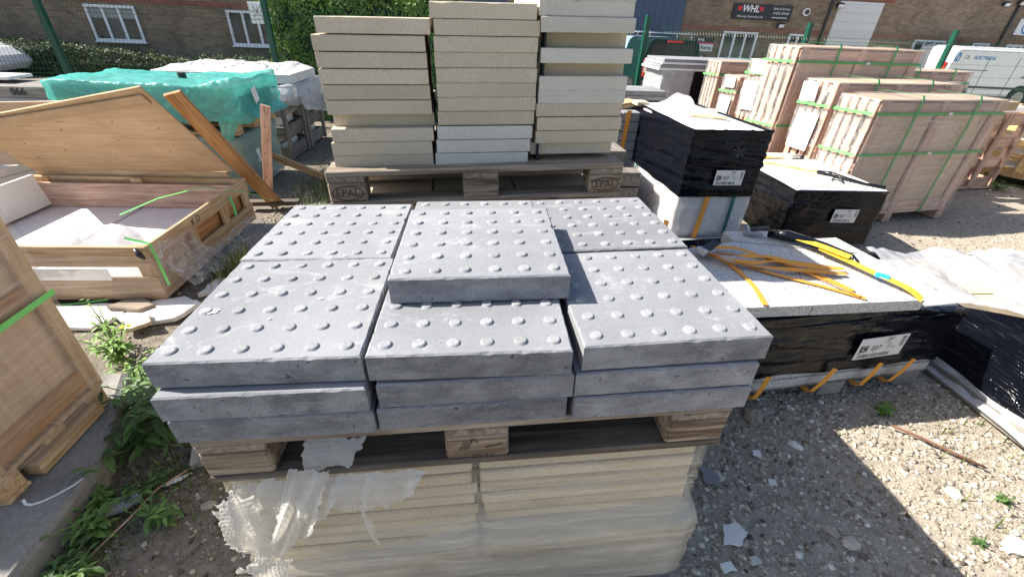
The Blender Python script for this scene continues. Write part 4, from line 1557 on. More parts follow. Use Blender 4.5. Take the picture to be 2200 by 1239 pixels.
# ---------------------------------------------------------------- black pack at the right edge
fp = thing('black_wrapped_pack', 'glossy black wrapped pack under cloudy plastic at the right edge', 'wrapped pack', M=place(3.12, .30, 0, .0))
def ftop(y):
    yy = y + .30
    return .36 + max(0, min(.20, (1.12 - yy) * .42))
def ffn(p, n_):
    f = (p.z - .05) / .31
    zt = .05 + f * (ftop(p.y) - .05)
    s = .010 * nz(p.x * 3, p.y * 3, zt * 30 + p.y * 8) + .008 * nz(p.x * 9, p.y * 9, zt * 9)
    return Vector((p.x + n_.x * s + .05 * f, p.y + n_.y * s, zt))
shell('black_film', 0, 1.1, 0, 1.42, .05, .36, .018, ffn, BLACKWRAP2, fp, 'FBLR')
for yb in (.18, .7, 1.2):
    box('bearer', .55, yb, .025, 1.1, .1, .05, 'wood_pallet', fp)
box('side_board', -.015, .72, .04, .03, 1.4, .07, 'wood_grey', fp)
drape('white_film_skirt', (-.005, 1.3, .10), (-.005, .05, .10), (-.06, -.02, .045), (-.05, 1.25, .03), FILM_GREY, fp, nu=40, nv=8, bulge=.008, crum=.03, rag=.03)
for q in range(3):
    box('buff_slab', .52 + .02 * q, .32 + q * .43, ftop(.32 + q * .43) - .045, .95, .42, .05, BUFF, fp, rot=(R(-9 if q < 2 else 0), 0, .02))
def topsheet(p, n_):
    h = ftop(p.y) + .012 + .05 * nz(p.x * 4, p.y * 4, 5) + .03 * abs(nz(p.x * 9, p.y * 9, 9)) + .008 * nz(p.x * 26, p.y * 26, 3)
    hole = math.exp(-(((p.x - .42) / .16) ** 2 + ((p.y - .95) / .13) ** 2))
    return Vector((p.x, p.y, h - .05 * hole))
shell('cloudy_film', .03, 1.08, .02, 1.44, .4, .45, .02, topsheet, FILM_GREY, fp, 'T')
ribbon('yellow_strap', [(.40 + .08 * i, .60 - .02 * i, ftop(.6) + .05 + .005 * math.sin(i)) for i in range(8)], .05, YELLOWTUBE, fp)

# ---------------------------------------------------------------- upright wooden crates with green strapping
def crate(label, x, y, rz, L, D, H, mat='wood_crate', papers=(), back=False, straps=(.30, .88), seed=0, leg=.09):
    c = thing('wooden_crate', label, 'crate', M=place(x, y, 0, rz), group='strapped wooden crates in clear wrap')
    rnd = random.Random(seed)
    for xb in (.05, L * .5, L - .05):
        box('leg', xb, D / 2, leg / 2, .09, D, leg, mat, c)
    box('base_board', L / 2, D / 2, leg + .012, L, D, .024, mat, c)
    # contents: boxed panel, colour darkened to put shade into the board gaps
    box('boxed_panel', L / 2 + .06, D / 2, (leg + .03 + H - .03) / 2, L - .24, D - .08, H - leg - .07, 'wood_dark', c)
    # left end boards
    nb = 4
    for q in range(nb):
        wd = D / nb * rnd.uniform(.55, .72)
        box('end_board', .012, (q + .5) * D / nb, (H + leg) / 2, .022, wd, H - leg - .01, mat, c, rot=(R(rnd.uniform(-1.2, 1.2)), 0, 0))
        box('end_board', L - .012, (q + .5) * D / nb, (H + leg) / 2, .022, wd, H - leg - .01, mat, c)
    for zz in (leg + .08, H * .5, H - .06):
        box('end_rail', .030, D / 2, zz, .018, D, .07, mat, c)
    # front and back frame
    for yy in (.012, D - .012):
        for q, xb in enumerate((.075, L * .5, L - .075)):
            box('upright', xb, yy, (H + leg) / 2, .085, .022, H - leg - .012, mat, c)
        for zz in (leg + .07, H - .07):
            for a, b in ((.12, L * .5 - .045), (L * .5 + .045, L - .12)):
                box('rail', (a + b) / 2, yy + (.006 if yy < D / 2 else -.006), zz, b - a, .018, .09, mat, c)
        for a, b in ((.12, L * .5 - .045), (L * .5 + .045, L - .12)):
            box('panel', (a + b) / 2, yy + (.02 if yy < D / 2 else -.02), (H + leg) / 2, b - a, .008, H - leg - .2, 'ply', c)
    box('lid', L / 2, D / 2, H - .008, L, D, .014, 'ply', c)
    # stretch film
    def fn(p, n_):
        s = .008 + .006 * nz(p.x * 3 + seed, p.y * 3, p.z * 14) + .004 * nz(p.x * 9, p.y * 9, p.z * 9 + seed)
        q = p + n_ * s
        if p.z > H - .02:
            q.z = H + .004 + .03 * max(0, nz(p.x * 2.4 + seed, p.y * 5, 1)) + .006 * nz(p.x * 11, p.y * 11, seed)
        return q
    shell('stretch_film', 0, L, 0, D, leg + .01, H, .045, fn, FILM, c, 'FRT')
    def fn2(p, n_):
        s = .016 + .012 * nz(p.x * 9 + seed, p.y * 9, p.z * 6) + .004 * nz(p.x * 30, p.y * 30, p.z * 30)
        q = p + n_ * s
        return q
    if not back:
        shell('crinkled_film', 0, .01, 0, D, H * rnd.uniform(.42, .58), H, .02, fn2, FILM_CRINKLE, c, 'L')
    for f in straps:
        zz = H * f
        ribbon('green_strap', [(L, -.014, zz), (0, -.014, zz)], .022, GREENSTRAP, c, (0, -1, 0))
        ribbon('green_strap', [(-.036, 0, zz), (-.036, D, zz - .01)], .022, LIMESTRAP, c, (-1, 0, 0))  # end run of the same strap, sunlight put into a lighter green
        box('strap_seal', L * .55, -.018, zz, .05, .004, .024, STEEL, c, c=.001)
    for f in (.29, .74):
        ribbon('green_strap', [(L * f, -.016, leg), (L * f, -.016, H), (L * f, .0, H + .03), (L * f, D, H + .03)], .022, GREENSTRAP, c, [(0, -1, 0), (0, -1, .2), (0, -.3, 1), (0, 0, 1)])
    for (yc, zc, w_, h_) in papers:
        box('paper_sheet', -.040, yc * D, zc * H, .003, w_, h_, PAPER, c, rot=(R(rnd.uniform(-6, 6)), R(rnd.uniform(-3, 3)), 0), c=.0005)
    return c


YW = R(10.5)
crate('nearest strapped crate on the right, cloudy film over slatted end', 3.93, 2.98, YW, 1.50, .37, 1.13, seed=1, straps=(.60, .90))
crate('strapped crate just behind the nearest one, with white papers on its slatted end', 3.90, 3.47, YW, 1.50, .36, 1.20, seed=2, papers=((.5, .62, .25, .34), (.72, .91, .18, .17)), straps=(.36, .83))
crate('tallest strapped crate at the back of the row with crinkled film on its end', 3.72, 3.92, YW, 1.60, .40, 1.46, seed=3, straps=(.50, .91))
crate('strapped crate with large white papers left of the tallest crate', 3.77, 4.42, YW, 1.5, .30, 1.30, seed=4, papers=((.45, .72, .22, .30), (.35, .95, .20, .14)), straps=(.90,))
crate('short strapped crate with white paper between taller crates', 3.70, 4.80, YW, 1.3, .28, 1.10, seed=5, papers=((.45, .66, .20, .30), (.4, .94, .18, .12)), straps=(.85,))
crate('leftmost strapped crate of the row, film hanging from its end', 3.63, 5.20, YW, 1.4, .26, 1.23, seed=6, straps=(.88,))
crate('strapped crate standing behind the tallest crate, right end showing', 5.35, 4.55, YW, 1.25, .34, 1.25, seed=7, straps=(.90,))
# small boxes glimpsed between the crates and the van
for i, (x, y, z, w_, h_) in enumerate(((5.90, 3.98, 1.0, .10, .09), (6.06, 4.0, 1.0, .16, .10), (6.35, 4.1, .98, .30, .09))):
    o = thing('cardboard_box', ('small leftmost yellow carton on the post behind the near crates', 'middle yellow carton on the post behind the near crates', 'dark carton on the post behind the near crates')[i], 'carton', (x, y, 0), YW)
    box('post', 0, 0, (z - h_ / 2) / 2, .08, .08, z - h_ / 2, 'wood_yellow', o)
    box('carton', 0, 0, z, w_, .16, h_, CARD if i == 2 else WOODS['wood_yellowx'], o)


def slat_crate(label, x, y, rz, L, D, H, mat, nx=4, rows=5, group=None, leg=.0):
    """open slatted crate: corner posts, horizontal boards, a base"""
    c = thing('slatted_crate', label, 'crate', M=place(x, y, 0, rz), group=group)
    for xb in (.02, L - .02):
        for yb in (.045, D / 2, D - .045):
            box('post', xb, yb, H / 2 + leg, .03, .085, H, mat, c)
    for yb in (.02, D - .02):
        for q in range(1, nx):
            box('post', q * L / nx, yb, H / 2 + leg, .085, .03, H, mat, c)
    for r_ in range(rows):
        zz = leg + .07 + r_ * (H - .14) / (rows - 1)
        hb = .62 * (H - .1) / rows
        for xb in (.047, L - .047):
            box('side_slat', xb, D / 2, zz, .02, D, hb, mat, c)
        for yb in (.047, D - .047):
            box('front_slat', L / 2, yb, zz, L - .12, .02, hb, mat, c)
    box('base_board', L / 2, D / 2, leg + .015, L, D, .03, mat, c)
    return c


o = slat_crate('open yellow slatted crate at the right edge on bearers', 7.25, 4.75, R(-62), 1.3, .9, .80, 'wood_yellow', 3, 5, leg=.10)
for q in (.1, .65, 1.2):
    box('bearer', q, .45, .05, .1, .9, .1, 'wood_yellow', o)
box('white_panel', .65, .45, .50, 1.1, .7, .62, PAPER, o)
o = slat_crate('brown slatted crate in the gap right of the strapped crates', 6.35, 4.15, R(8), .72, .55, .88, 'wood_crate', 2, 4)
box('grey_film', .36, .27, .92, .70, .5, .05, FILM_WHITE, o)

# ---------------------------------------------------------------- stacks behind the tall black pack
gb = thing('dark_slab_bundle', 'bundle of long grey slabs half wrapped in black film behind the black pack', 'slab pack', M=place(3.10, 5.66, -.03, .04))
for xb in (.15, .95):
    box('bearer', xb, .3, .06, .12, .6, .12, 'wood_grey', gb)
for q in range(9):
    box('slab', .60 + random.uniform(-.015, .015), .3, .15 + q * .055, 1.2, .6, .05, GREYSLAB, gb)
shell('black_film', .20, 1.05, -.01, .61, .62, 1.10, .04, blackfn(12, .012), BLACKWRAP, gb, 'FBLR')
box('boxed_core', .62, .3, .86, .82, .58, .46, BLACKPL, gb)
shell('grey_film', -.02, .42, -.02, .62, .72, 1.10, .03, soft(9, .012, 9), FILM_GREY, gb, 'FLR')
box('boxed_core', .085, .3, .9, .18, .56, .4, GREYSLAB, gb)
for q in range(4):
    box('top_slab', .62 + .02 * q, .3, 1.115 + q * .036, 1.42, .62, .03, GREYSLAB if q % 2 else WHITE_SLAB, gb)
gs = thing('grey_slab_stack', 'long low stack of grey slabs behind the right column of the tall stack', 'slab pack', M=place(1.90, 5.15, 0, .02))
for xb in (.12, .95):
    box('bearer', xb, .25, .06, .12, .5, .12, 'wood_grey', gs)
for q in range(12):
    box('slab', .55 + random.uniform(-.02, .02), .25 + random.uniform(-.01, .01), .148 + q * .063, 1.1, .5, .058, GREYSLAB, gs)
bs = thing('brick_pack', 'pack of grey bricks with orange strap between the tall stack and black pack', 'brick pack', M=place(1.62, 2.95, 0, .03))
box('base_board', .15, .25, .07, .34, .5, .14, 'wood_grey', bs)
for r_ in range(11):
    for cc in range(2):
        for dd in range(3):
            box('brick', .075 + cc * .152, .08 + dd * .165, .178 + r_ * .076, .145, .155, .071, GREYSLAB, bs, c=.004)
ribbon('orange_strap', [(.18, -.008, .14), (.185, -.010, .5), (.20, -.008, .99)], .035, ORANGE, bs, (0, -1, 0))
box('cap_board', .20, .22, 1.0, .22, .16, .045, 'wood_new', bs, rot=(0, R(-8), .15))
ob = tag(ribbon('orange_strap', [(1.80, 2.02, .10), (1.82, 1.98, .22), (1.87, 1.97, .36), (1.90, 2.02, .45)], .04, ORANGE, None, (0, -1, 0)), 'orange strap end poking up beside the EPAL pallet corner', 'strap')
wbd = thing('pale_timber_stack', 'pale planks stacked behind the right corner of the EPAL pallet', 'timber', M=place(1.40, 2.35, 0, .03))
for q in range(7):
    box('plank', .20, .3, .06 + q * .112, .38 if q < 6 else .22, .6 if q < 6 else .3, .10, 'wood_grey', wbd)

# ---------------------------------------------------------------- open marble crate on the left with its lid and planks
oc = thing('open_crate', 'open wooden crate of white marble slabs with film torn over its corner', 'crate', M=place(-2.90, 1.70, 0, .0))
CW, CD = 1.62, 1.26
for yb in (.10, .63, 1.16):
    box('bearer', CW / 2, yb, .06, CW - .04, .09, .06, 'wood_new', oc)
box('floor_board', CW / 2, CD / 2, .10, CW - .02, CD - .02, .02, 'wood_new', oc)
box('marble_slab', .40, CD / 2, .126, .72, CD - .10, .03, MARBLE, oc)
box('marble_slab', 1.19, CD / 2, .125, .80, CD - .10, .03, MARBLE, oc)
for nm, yb in (('front_board', .012), ('back_board', CD - .012)):
    for zz, hb in ((.10, .15), (.315, .13)):
        box(nm, CW / 2, yb, zz, CW, .022, hb, 'wood_new', oc)
    for xb in (.10, .8, CW - .06):
        box('post', xb, yb + (.022 if yb < .1 else -.022), .21, .09, .022, .34, 'wood_new', oc)
box('inner_board', CW / 2, CD - .062, .24, CW - .12, .02, .20, 'wood_crate', oc)
for xb, s in ((.012, 1), (CW - .012, -1)):
    for zz, hb in ((.10, .14), (.335, .09)):
        box('side_board', xb, CD / 2, zz, .022, CD - .05, hb, 'wood_new', oc)
    for yb in (.06, .45, .86, CD - .06):
        box('side_post', xb + .003 * s, yb, .225, .026, .075, .125, 'wood_new', oc)
    box('inner_panel', xb + .040 * s, CD / 2, .20, .012, CD - .08, .24, 'wood_orange', oc)
box('foam_sheet', .075, CD / 2, .28, .035, CD - .12, .24, PAPER, oc, rot=(0, R(-8), 0))
def crfn(p, n_):
    s = .010 + .012 * nz(p.x * 2.5, p.y * 2.5, p.z * 30) + .006 * nz(p.x * 14, p.y * 14, p.z * 14)
    return p + n_ * s
shell('clear_wrap', .0, CW, 0, .42, .05, .33, .022, crfn, FILM, oc, 'FR')
box('paper_strip', 1.02, -.010, .205, .70, .004, .075, PAPER, oc)
def heapfn(p, n_):
    e = math.exp(-(((p.x - 1.25) / .40) ** 2 + ((p.y - .16) / .20) ** 2))
    return Vector((p.x + .02 * nz(p.x * 9, p.y * 9, 1), p.y, .15 + e * (.28 + .10 * nz(p.x * 6, p.y * 6, 2) + .05 * nz(p.x * 14, p.y * 14, 7)) + .02 * nz(p.x * 10, p.y * 10, 3)))
shell('crumpled_film', .75, 1.58, .03, .50, .15, .2, .02, heapfn, FILM_WHITE, oc, 'T')
drape('loose_film', (CW + .01, .02, .40), (CW + .01, .42, .26), (CW + .20, .52, .05), (CW + .16, .05, .10), FILM_CRINKLE, oc, 20, 14, .03, .022, .03, 8)
drape('loose_film', (CW + .01, .50, .12), (CW + .02, 1.16, .10), (CW + .26, 1.15, .03), (CW + .26, .55, .04), FILM_CRINKLE, oc, 20, 10, .03, .03, .03, 12)
ribbon('lime_strap', [(1.22, .42, .40), (1.35, .62, .44), (1.55, .80, .46), (1.75, .98, .36), (1.88, 1.08, .26)], .014, LIMESTRAP, oc)
ribbon('lime_strap', [(CW - .10, .02, .43), (CW + .03, .01, .40), (CW + .035, .01, .28), (CW + .03, .02, .12)], .014, LIMESTRAP, oc, (.4, -1, .3))
ribbon('lime_strap', [(CW + .01, .95, .34), (CW + .07, .86, .29), (CW + .09, .82, .24)], .014, LIMESTRAP, oc, (.6, -.4, .7))
ribbon('lime_strap', [(.75, -.02, .03), (.9, -.05, .015), (1.1, -.04, .02), (1.3, -.02, .04)], .014, LIMESTRAP, oc)
tube('film_knot', [(CW - .04, -.02, .38), (CW - .02, -.03, .35), (CW + .0, -.03, .32)], [.010, .018, .008], BLACKPL, oc)
for ch_, yy_ in (('K', .47), ('D', .53)):
    text('lettering', ch_, .06, Matrix.Translation((CW + .0005, yy_, .335)) @ Euler((R(90), 0, R(90))).to_matrix().to_4x4(), BURN, oc)

lid = thing('plywood_sheet', 'large plywood lid standing tilted on the back of the open crate', 'lid')
A, B_, C_, D_ = Vector((-2.876, 2.995, .392)), Vector((-1.363, 2.965, .433)), Vector((-1.501, 2.47, 1.115)), Vector((-2.90, 2.678, .830))
nl = (B_ - A).cross(D_ - A).normalized()
if nl.y > 0:
    nl = -nl
def lidpt(u, v):
    return (A * (1 - u) + B_ * u) * (1 - v) + (D_ * (1 - u) + C_ * u) * v
vs, fs = [], []
NU, NV = 12, 8
for s_ in (0, -.012):
    for j in range(NV + 1):
        for i in range(NU + 1):
            vs.append(lidpt(i / NU, j / NV) + nl * s_)
q0 = (NU + 1) * (NV + 1)
for j in range(NV):
    for i in range(NU):
        a = j * (NU + 1) + i
        fs.append((a, a + 1, a + NU + 2, a + NU + 1))
        fs.append((a + q0, a + q0 + NU + 1, a + q0 + NU + 2, a + q0 + 1))
rim = [i for i in range(NU + 1)] + [j * (NU + 1) + NU for j in range(1, NV + 1)] + [NV * (NU + 1) + i for i in range(NU - 1, -1, -1)] + [j * (NU + 1) for j in range(NV - 1, 0, -1)]
for i in range(len(rim)):
    a, b = rim[i], rim[(i + 1) % len(rim)]
    fs.append((a, a + q0, b + q0, b))
meshobj('ply_face', vs, fs, WOODS['ply_brownx'], lid)
bar('batten', lidpt(.02, .90) + nl * .010, lidpt(.98, .90) + nl * .010, .075, .014, 'ply_brown', lid, (C_ - B_))
bar('hinge_rail', (-2.86, 2.985, .40), (-1.42, 2.985, .40), .05, .03, 'wood_new', lid)
for (u, v_) in ((.25, .82), (.42, .7), (.15, .55), (.62, .5), (.8, .3), (.5, .25), (.3, .4), (.7, .72), (.12, .3), (.88, .6)):
    o = cyl('nail_head', 0, 0, 0, .0045, .003, BURN, lid, 8)
    o.matrix_local = Matrix.Translation(lidpt(u, v_) + nl * .001) @ nl.to_track_quat('Z', 'Y').to_matrix().to_4x4()

tag(bar('timber_plank', (-1.425, 2.64, 1.06), (-1.225, 3.28, .02), .115, .03, 'wood_orange', None, (1, .1, .3)), 'long orange plank leaning beside the plywood lid', 'plank')
pl2 = thing('upright_board', 'narrow board standing upright with nail holes beside the green wrapped pack', 'board')
bar('board', (-1.185, 3.42, .865), (-1.385, 3.46, .0), .012, .085, 'wood_crate', pl2, (.1, 1, 0), c=.002)
for q in range(7):
    f = .08 + q * .13
    o = cyl('nail_head', 0, 0, 0, .005, .004, BURN, pl2, 8, axis='y')
    o.location = Vector((-1.185, 3.415, .865)).lerp(Vector((-1.385, 3.453, 0)), f) + Vector((.01 * (-1) ** q, -.001, 0))
tag(bar('timber_plank', (-1.60, 4.12, .27), (-.93, 3.93, .06), .075, .03, 'wood_new', None, (.2, -.2, 1)), 'pale plank sloping from the grey crate down to the EPAL pallet', 'plank')
tag(box('timber_plank', -1.25, 3.26, .06, .45, .08, .04, 'wood_dark', None, rot=(0, 0, .1)), 'short dark plank on the gravel behind the open crate', 'plank')
tag(box('plywood_offcut', -3.2, 3.30, .60, 1.3, .015, .52, WOODS['plyx'], None, rot=(R(10), R(-2), R(4))), 'brown plywood panel behind the tilted lid at the left edge', 'panel')
sl_ = thing('pale_slab_stack', 'pale cream slabs stacked beside the tilted lid at the left edge', 'slab pack', M=place(-4.35, 3.35, 0, -.25))
for q in range(5):
    box('slab', .48, .4, .036 + q * .066, 1.0 - (.1 if q == 2 else 0), .8, .062, WHITE_SLAB if q > 2 else TAN, sl_, c=.004)
# crate on a concrete kerb at the near left
cs = meshobj('concrete_slab', *(lambda: ([(x, y, z) for z, d in ((-.06, 0), (.085, 0), (.10, .015)) for x, y in ((-3.2, -1.2), (-.775 - d, -1.2), (-.765 - d, .1), (-.79 - d, .46 - d), (-1.02 - d, .98 - d), (-3.2, 1.05 - d))],
              [(0, 1, 7, 6), (1, 2, 8, 7), (2, 3, 9, 8), (3, 4, 10, 9), (4, 5, 11, 10), (6, 7, 13, 12), (7, 8, 14, 13), (8, 9, 15, 14), (9, 10, 16, 15), (10, 11, 17, 16), (12, 13, 14, 15, 16, 17), (5, 0, 6, 11), (11, 6, 12, 17)]))(), CONC)
cs['kind'] = 'structure'
cs['label'] = 'worn concrete slab under the near left crate'
nc = thing('wrapped_crate', 'tall plywood crate in clear film with green strap at the near left edge', 'crate', M=place(-1.86, .30, .10, .01))
for xb in (.06, .45, .84):
    for yb in (.05, .25, .45):
        box('pallet_block', xb, yb, .045, .10, .09, .09, 'wood_new', nc, c=.005)
for yb in (.05, .25, .45):
    box('bottom_board', .45, yb, .009, .9, .085, .016, 'wood_new', nc)
box('stringer', .45, .25, .10, .9, .5, .018, 'wood_new', nc)
box('side_beam', .895, .27, .035, .06, .30, .055, 'wood_new', nc)
box('crate_panel', .45, .25, .56, .86, .46, .90, 'ply', nc)
for zz in (.17, .56, .95):
    box('side_rail', .888, .25, zz, .02, .49, .09, 'wood_orange', nc)
for yb in (.03, .47):
    box('corner_post', .890, yb, .56, .022, .06, .90, 'wood_new', nc)
    box('corner_post', .01, yb, .56, .022, .06, .90, 'wood_new', nc)
shell('clear_wrap', -.005, .908, -.005, .505, .085, 1.02, .02, lambda p, n_: p + n_ * (.004 + .006 * nz(p.x * 3, p.y * 4 + p.z * 5, p.z * 22 - p.y * 14) + .003 * nz(p.x * 9, p.y * 9, p.z * 9)), FILM, nc, 'FRLT')
ribbon('green_strap', [(.922, 0, .53), (.922, .50, .55)], .022, LIMESTRAP, nc, (1, 0, 0))
ribbon('white_tie', [(.93, .02, .01), (.945, .008, .003), (.965, .005, .002), (.99, .015, .002), (1.02, .04, .002), (1.05, .075, .003), (1.06, .10, .003)], .008, PAPER, nc)

# ---------------------------------------------------------------- teal and green wrapped packs, white stone, grey crates
tl_ = thing('green_wrapped_pack', 'pale green plastic wrapped pack under the teal one', 'wrapped pack', M=place(-3.05, 3.66, 0, .0))
box('core', .72, .40, .27, 1.40, .78, .50, GREYSLAB, tl_)
shell('green_sheet', 0, 1.45, 0, .82, .01, .54, .04, soft(4, .025, 5), FILM_GREEN, tl_, 'FBLRT')
box('white_tag', 1.456, .28, .30, .004, .07, .13, PAPER, tl_)
pallet('pale wooden pallet between the teal and green wrapped packs', place(-3.0, 3.64, .70, .0), 'wood_new', 'wood_new', w=1.42, d=.86)
tt = thing('teal_wrapped_pack', 'long pack in bright teal plastic sheet on the pallet at the left', 'wrapped pack', M=place(-3.06, 3.62, .70, .0))
box('core', .76, .45, .13, 1.46, .84, .24, GREYSLAB, tt)
def tealfn(p, n_):
    s = .024 * nz(p.x * 3.5, p.y * 3.5, p.z * 9) + .018 * abs(nz(p.x * 7, p.y * 7, p.z * 18)) + .008 * nz(p.x * 20, p.y * 20, p.z * 30)
    q = p + n_ * s
    if p.z > .26:
        q.z += .03 * nz(p.x * 2.2, p.y * 2.2, 3) + (.05 * max(0, (p.x - 1.2) / .35))
    if p.z < .03:
        q.z += -.05 * max(0, nz(p.x * 4, p.y * 4, 6)) - .02
        q += Vector((n_.x, n_.y, 0)) * .02
    return q
shell('teal_sheet', 0, 1.55, 0, .90, 0, .27, .018, tealfn, FILM_TEAL, tt, 'FBLRT')
drape('torn_corner', (1.36, -.02, .02), (1.56, .05, .05), (1.44, -.04, -.17), (1.37, -.06, -.16), FILM_TEAL, tt, 10, 10, .02, .015, .02, 3)
drape('torn_corner', (1.5, .2, .06), (1.58, .7, .06), (1.70, .72, .0), (1.62, .15, -.02), FILM_TEAL, tt, 10, 8, .02, .02, .02, 6)
box('white_tag', 1.585, .30, .17, .004, .09, .13, PAPER, tt, rot=(R(20), 0, 0))
cyl('black_cap', .92, .40, .30, .035, .05, BLACKPL, tt, 14)

gz = thing('grey_beam_stack', 'grey painted beams marked 066 at the left edge beside the teal pack', 'timber', M=place(-4.75, 4.15, 0, .03))
for q in range(8):
    box('beam', .60, .3, .05 + q * .104, 1.25 - .05 * (q % 2), .5, .10, 'wood_grey' if q % 3 else GREYSLAB, gz)
text('lettering', '066', .09, front(.92, .045, .778), INK, gz, extrude=.0006, bold=.002)
box('white_board', .40, .35, .875, .7, .3, .03, PAPER, gz)
tag(box('white_board', -3.62, 3.70, .66, .9, .25, .03, WHITE_SLAB, None, rot=(0, R(-2), .03)), 'white board lying left of the teal pack base', 'board')
wt_ = thing('timber_support', 'rough timber stack carrying the white board at the left', 'timber', M=place(-4.0, 3.58, 0, .03))
for q in range(6):
    box('beam', .38, .12, .053 + q * .106, .7, .2, .10, 'wood_pallet', wt_)

for i, (y0, lab) in enumerate(((4.76, 'weathered grey slatted crate, nearest of the pair below the white stone slabs'), (5.47, 'weathered grey slatted crate, farther of the pair below the white stone slabs'))):
    c = thing('grey_slatted_crate', lab, 'crate', M=place(-3.15, y0, 0, .0), group='weathered grey crates')
    for xb in (.02, 1.53):
        for yb in (.04, .62):
            box('post', xb, yb, .33, .03, .07, .66, 'wood_grey', c)
        for zz in (.08, .32, .57):
            box('side_slat', xb + (-.025 if xb > 1 else .025), .33, zz, .02, .66, .14, 'wood_grey', c)
    for yb in (.02, .64):
        for zz in (.08, .32, .57):
            box('front_slat', .77, yb + (.022 if yb < .3 else -.022), zz, 1.46, .02, .14, 'wood_grey', c)
        for q in range(1, 4):
            box('upright', .02 + q * .38, yb, .33, .07, .024, .66, 'wood_grey', c)
    for q in range(3):
        box('stone_slab', .77, .33, .12 + q * .16, 1.30, .5, .13, WHITE_SLAB, c)
    box('base_board', .77, .33, .022, 1.5, .62, .02, 'wood_grey', c)
wsb = thing('rough_stone_block', 'rough white stone slab with broken top on cloudy plastic behind the teal pack', 'stone', M=place(-3.10, 5.0, .66, .0))
shell('cloudy_film', -.02, 1.60, -.02, .95, -.06, .16, .04, soft(6, .03, 6), FILM_WHITE, wsb, 'FBLRT')
box('stone_core', .78, .46, .06, 1.45, .85, .16, WHITE_SLAB, wsb)
box('sawn_slab', .80, .46, .215, 1.52, .86, .10, WHITE_SLAB, wsb, c=.006)
def rockfn(p, n_):
    e = min(1, min(p.x - .03, 1.55 - p.x) / .25) * min(1, (p.y - .02) / .2)
    return Vector((p.x + .02 * nz(p.x * 9, p.y * 9, 2), p.y, .263 + max(.0, e) * (.055 + .05 * nz(p.x * 4, p.y * 4, 4) + .022 * nz(p.x * 15, p.y * 15, 5) + .012 * nz(p.x * 40, p.y * 40, 5))))
shell('broken_face', .04, 1.54, .04, .88, .25, .30, .02, rockfn, ROUGH_WHITE, wsb, 'T', smooth=False)
drape('hanging_film', (.75, -.04, .14), (1.60, -.04, .12), (1.45, -.12, -.05), (.9, -.12, -.06), FILM_WHITE, wsb, 24, 10, .02, .03, .03, 2)
drape('hanging_film', (1.60, .0, .14), (1.62, .9, .12), (1.72, .85, -.28), (1.66, .05, -.10), FILM_WHITE, wsb, 16, 14, .02, .03, .04, 4)

# broken white slabs on the ground before the open crate
def shard(name, pts, z0, th, mat, label, cat, tilt=0.0, group=None):
    rnd = random.Random(int(abs(pts[0][0]) * 1000))
    fine = []
    for i, p in enumerate(pts):
        q = pts[(i + 1) % len(pts)]
        e = math.hypot(q[0] - p[0], q[1] - p[1])
        for k_ in range(4):
            f_ = (k_ + rnd.uniform(-.25, .25) * (k_ > 0)) / 4
            j_ = e * .07 * (k_ > 0)
            fine.append((p[0] + (q[0] - p[0]) * f_ + rnd.uniform(-j_, j_), p[1] + (q[1] - p[1]) * f_ + rnd.uniform(-j_, j_)))
    pts = fine
    n = len(pts)
    cx = sum(p[0] for p in pts) / n; cy = sum(p[1] for p in pts) / n
    vs = []
    for zz, f in ((0, 1.0), (th * .8, .995), (th, .97)):
        for x, y in pts:
            vs.append(((x - cx) * f, (y - cy) * f, zz + tilt * (x - cx)))
    fs = [tuple(range(n))[::-1], tuple(range(2 * n, 3 * n))]
    for r_ in range(2):
        for i in range(n):
            a, b = r_ * n + i, r_ * n + (i + 1) % n
            fs.append((a, b, b + n, a + n))
    o = meshobj(name, vs, fs, mat, None, Matrix.Translation((cx, cy, z0)))
    return tag(o, label, cat, group)
shard('broken_slab', [(-1.33, 1.44), (-1.13, 1.50), (-1.06, 1.66), (-1.20, 1.74), (-1.42, 1.66), (-1.46, 1.52)], .002, .025, WHITE_SLAB, 'large broken white slab on the ground by the open crate corner', 'broken slab', .03)
shard('broken_slab', [(-1.95, 1.42), (-1.52, 1.42), (-1.44, 1.55), (-1.50, 1.66), (-1.98, 1.66)], .002, .022, WHITE_SLAB, 'broken white slab on the ground under the front of the open crate', 'broken slab')
shard('broken_slab', [(-1.30, 1.36), (-1.20, 1.42), (-1.27, 1.52), (-1.37, 1.46)], .03, .02, BUFF, 'small buff slab fragment leaning on the broken white slab', 'broken slab', .15)
shard('broken_slab', [(-1.14, 1.76), (-.98, 1.80), (-.92, 1.95), (-1.12, 1.96)], .0, .03, WHITE_SLAB, 'pale slab fragment beneath the loose film beside the near stack', 'broken slab')
shard('rotten_wood', [(-1.56, 1.60), (-1.36, 1.56), (-1.30, 1.62), (-1.42, 1.70), (-1.50, 1.68)], .026, .02, WOODS['wood_palletx'], 'flaking rotten wood piece lying on the broken white slabs', 'wood')

# ---------------------------------------------------------------- loose stones, gravel, weeds
t = NT('gravel_stone')
at_ = t.n('ShaderNodeAttribute', attribute_name='tint')
cc = t.ramp(at_.outputs['Fac'], [(.0, (.09, .075, .06)), (.25, (.24, .20, .155)), (.55, (.41, .355, .275)), (.8, (.55, .485, .385)), (1.0, (.70, .67, .61))])
f = t.noise(t.coords(rand=False), 120, 4)
cc = t.mix(.3, cc, t.ramp(f, [(.3, .2), (.7, .85)]), 'OVERLAY')
GSTONE = t.fin(cc, .9, t.bump(f, .5, .004), .2)
ph = (1 + 5 ** .5) / 2
ICO = np.array([(-1, ph, 0), (1, ph, 0), (-1, -ph, 0), (1, -ph, 0), (0, -1, ph), (0, 1, ph), (0, -1, -ph), (0, 1, -ph), (ph, 0, -1), (ph, 0, 1), (-ph, 0, -1), (-ph, 0, 1)]) / math.hypot(1, ph)
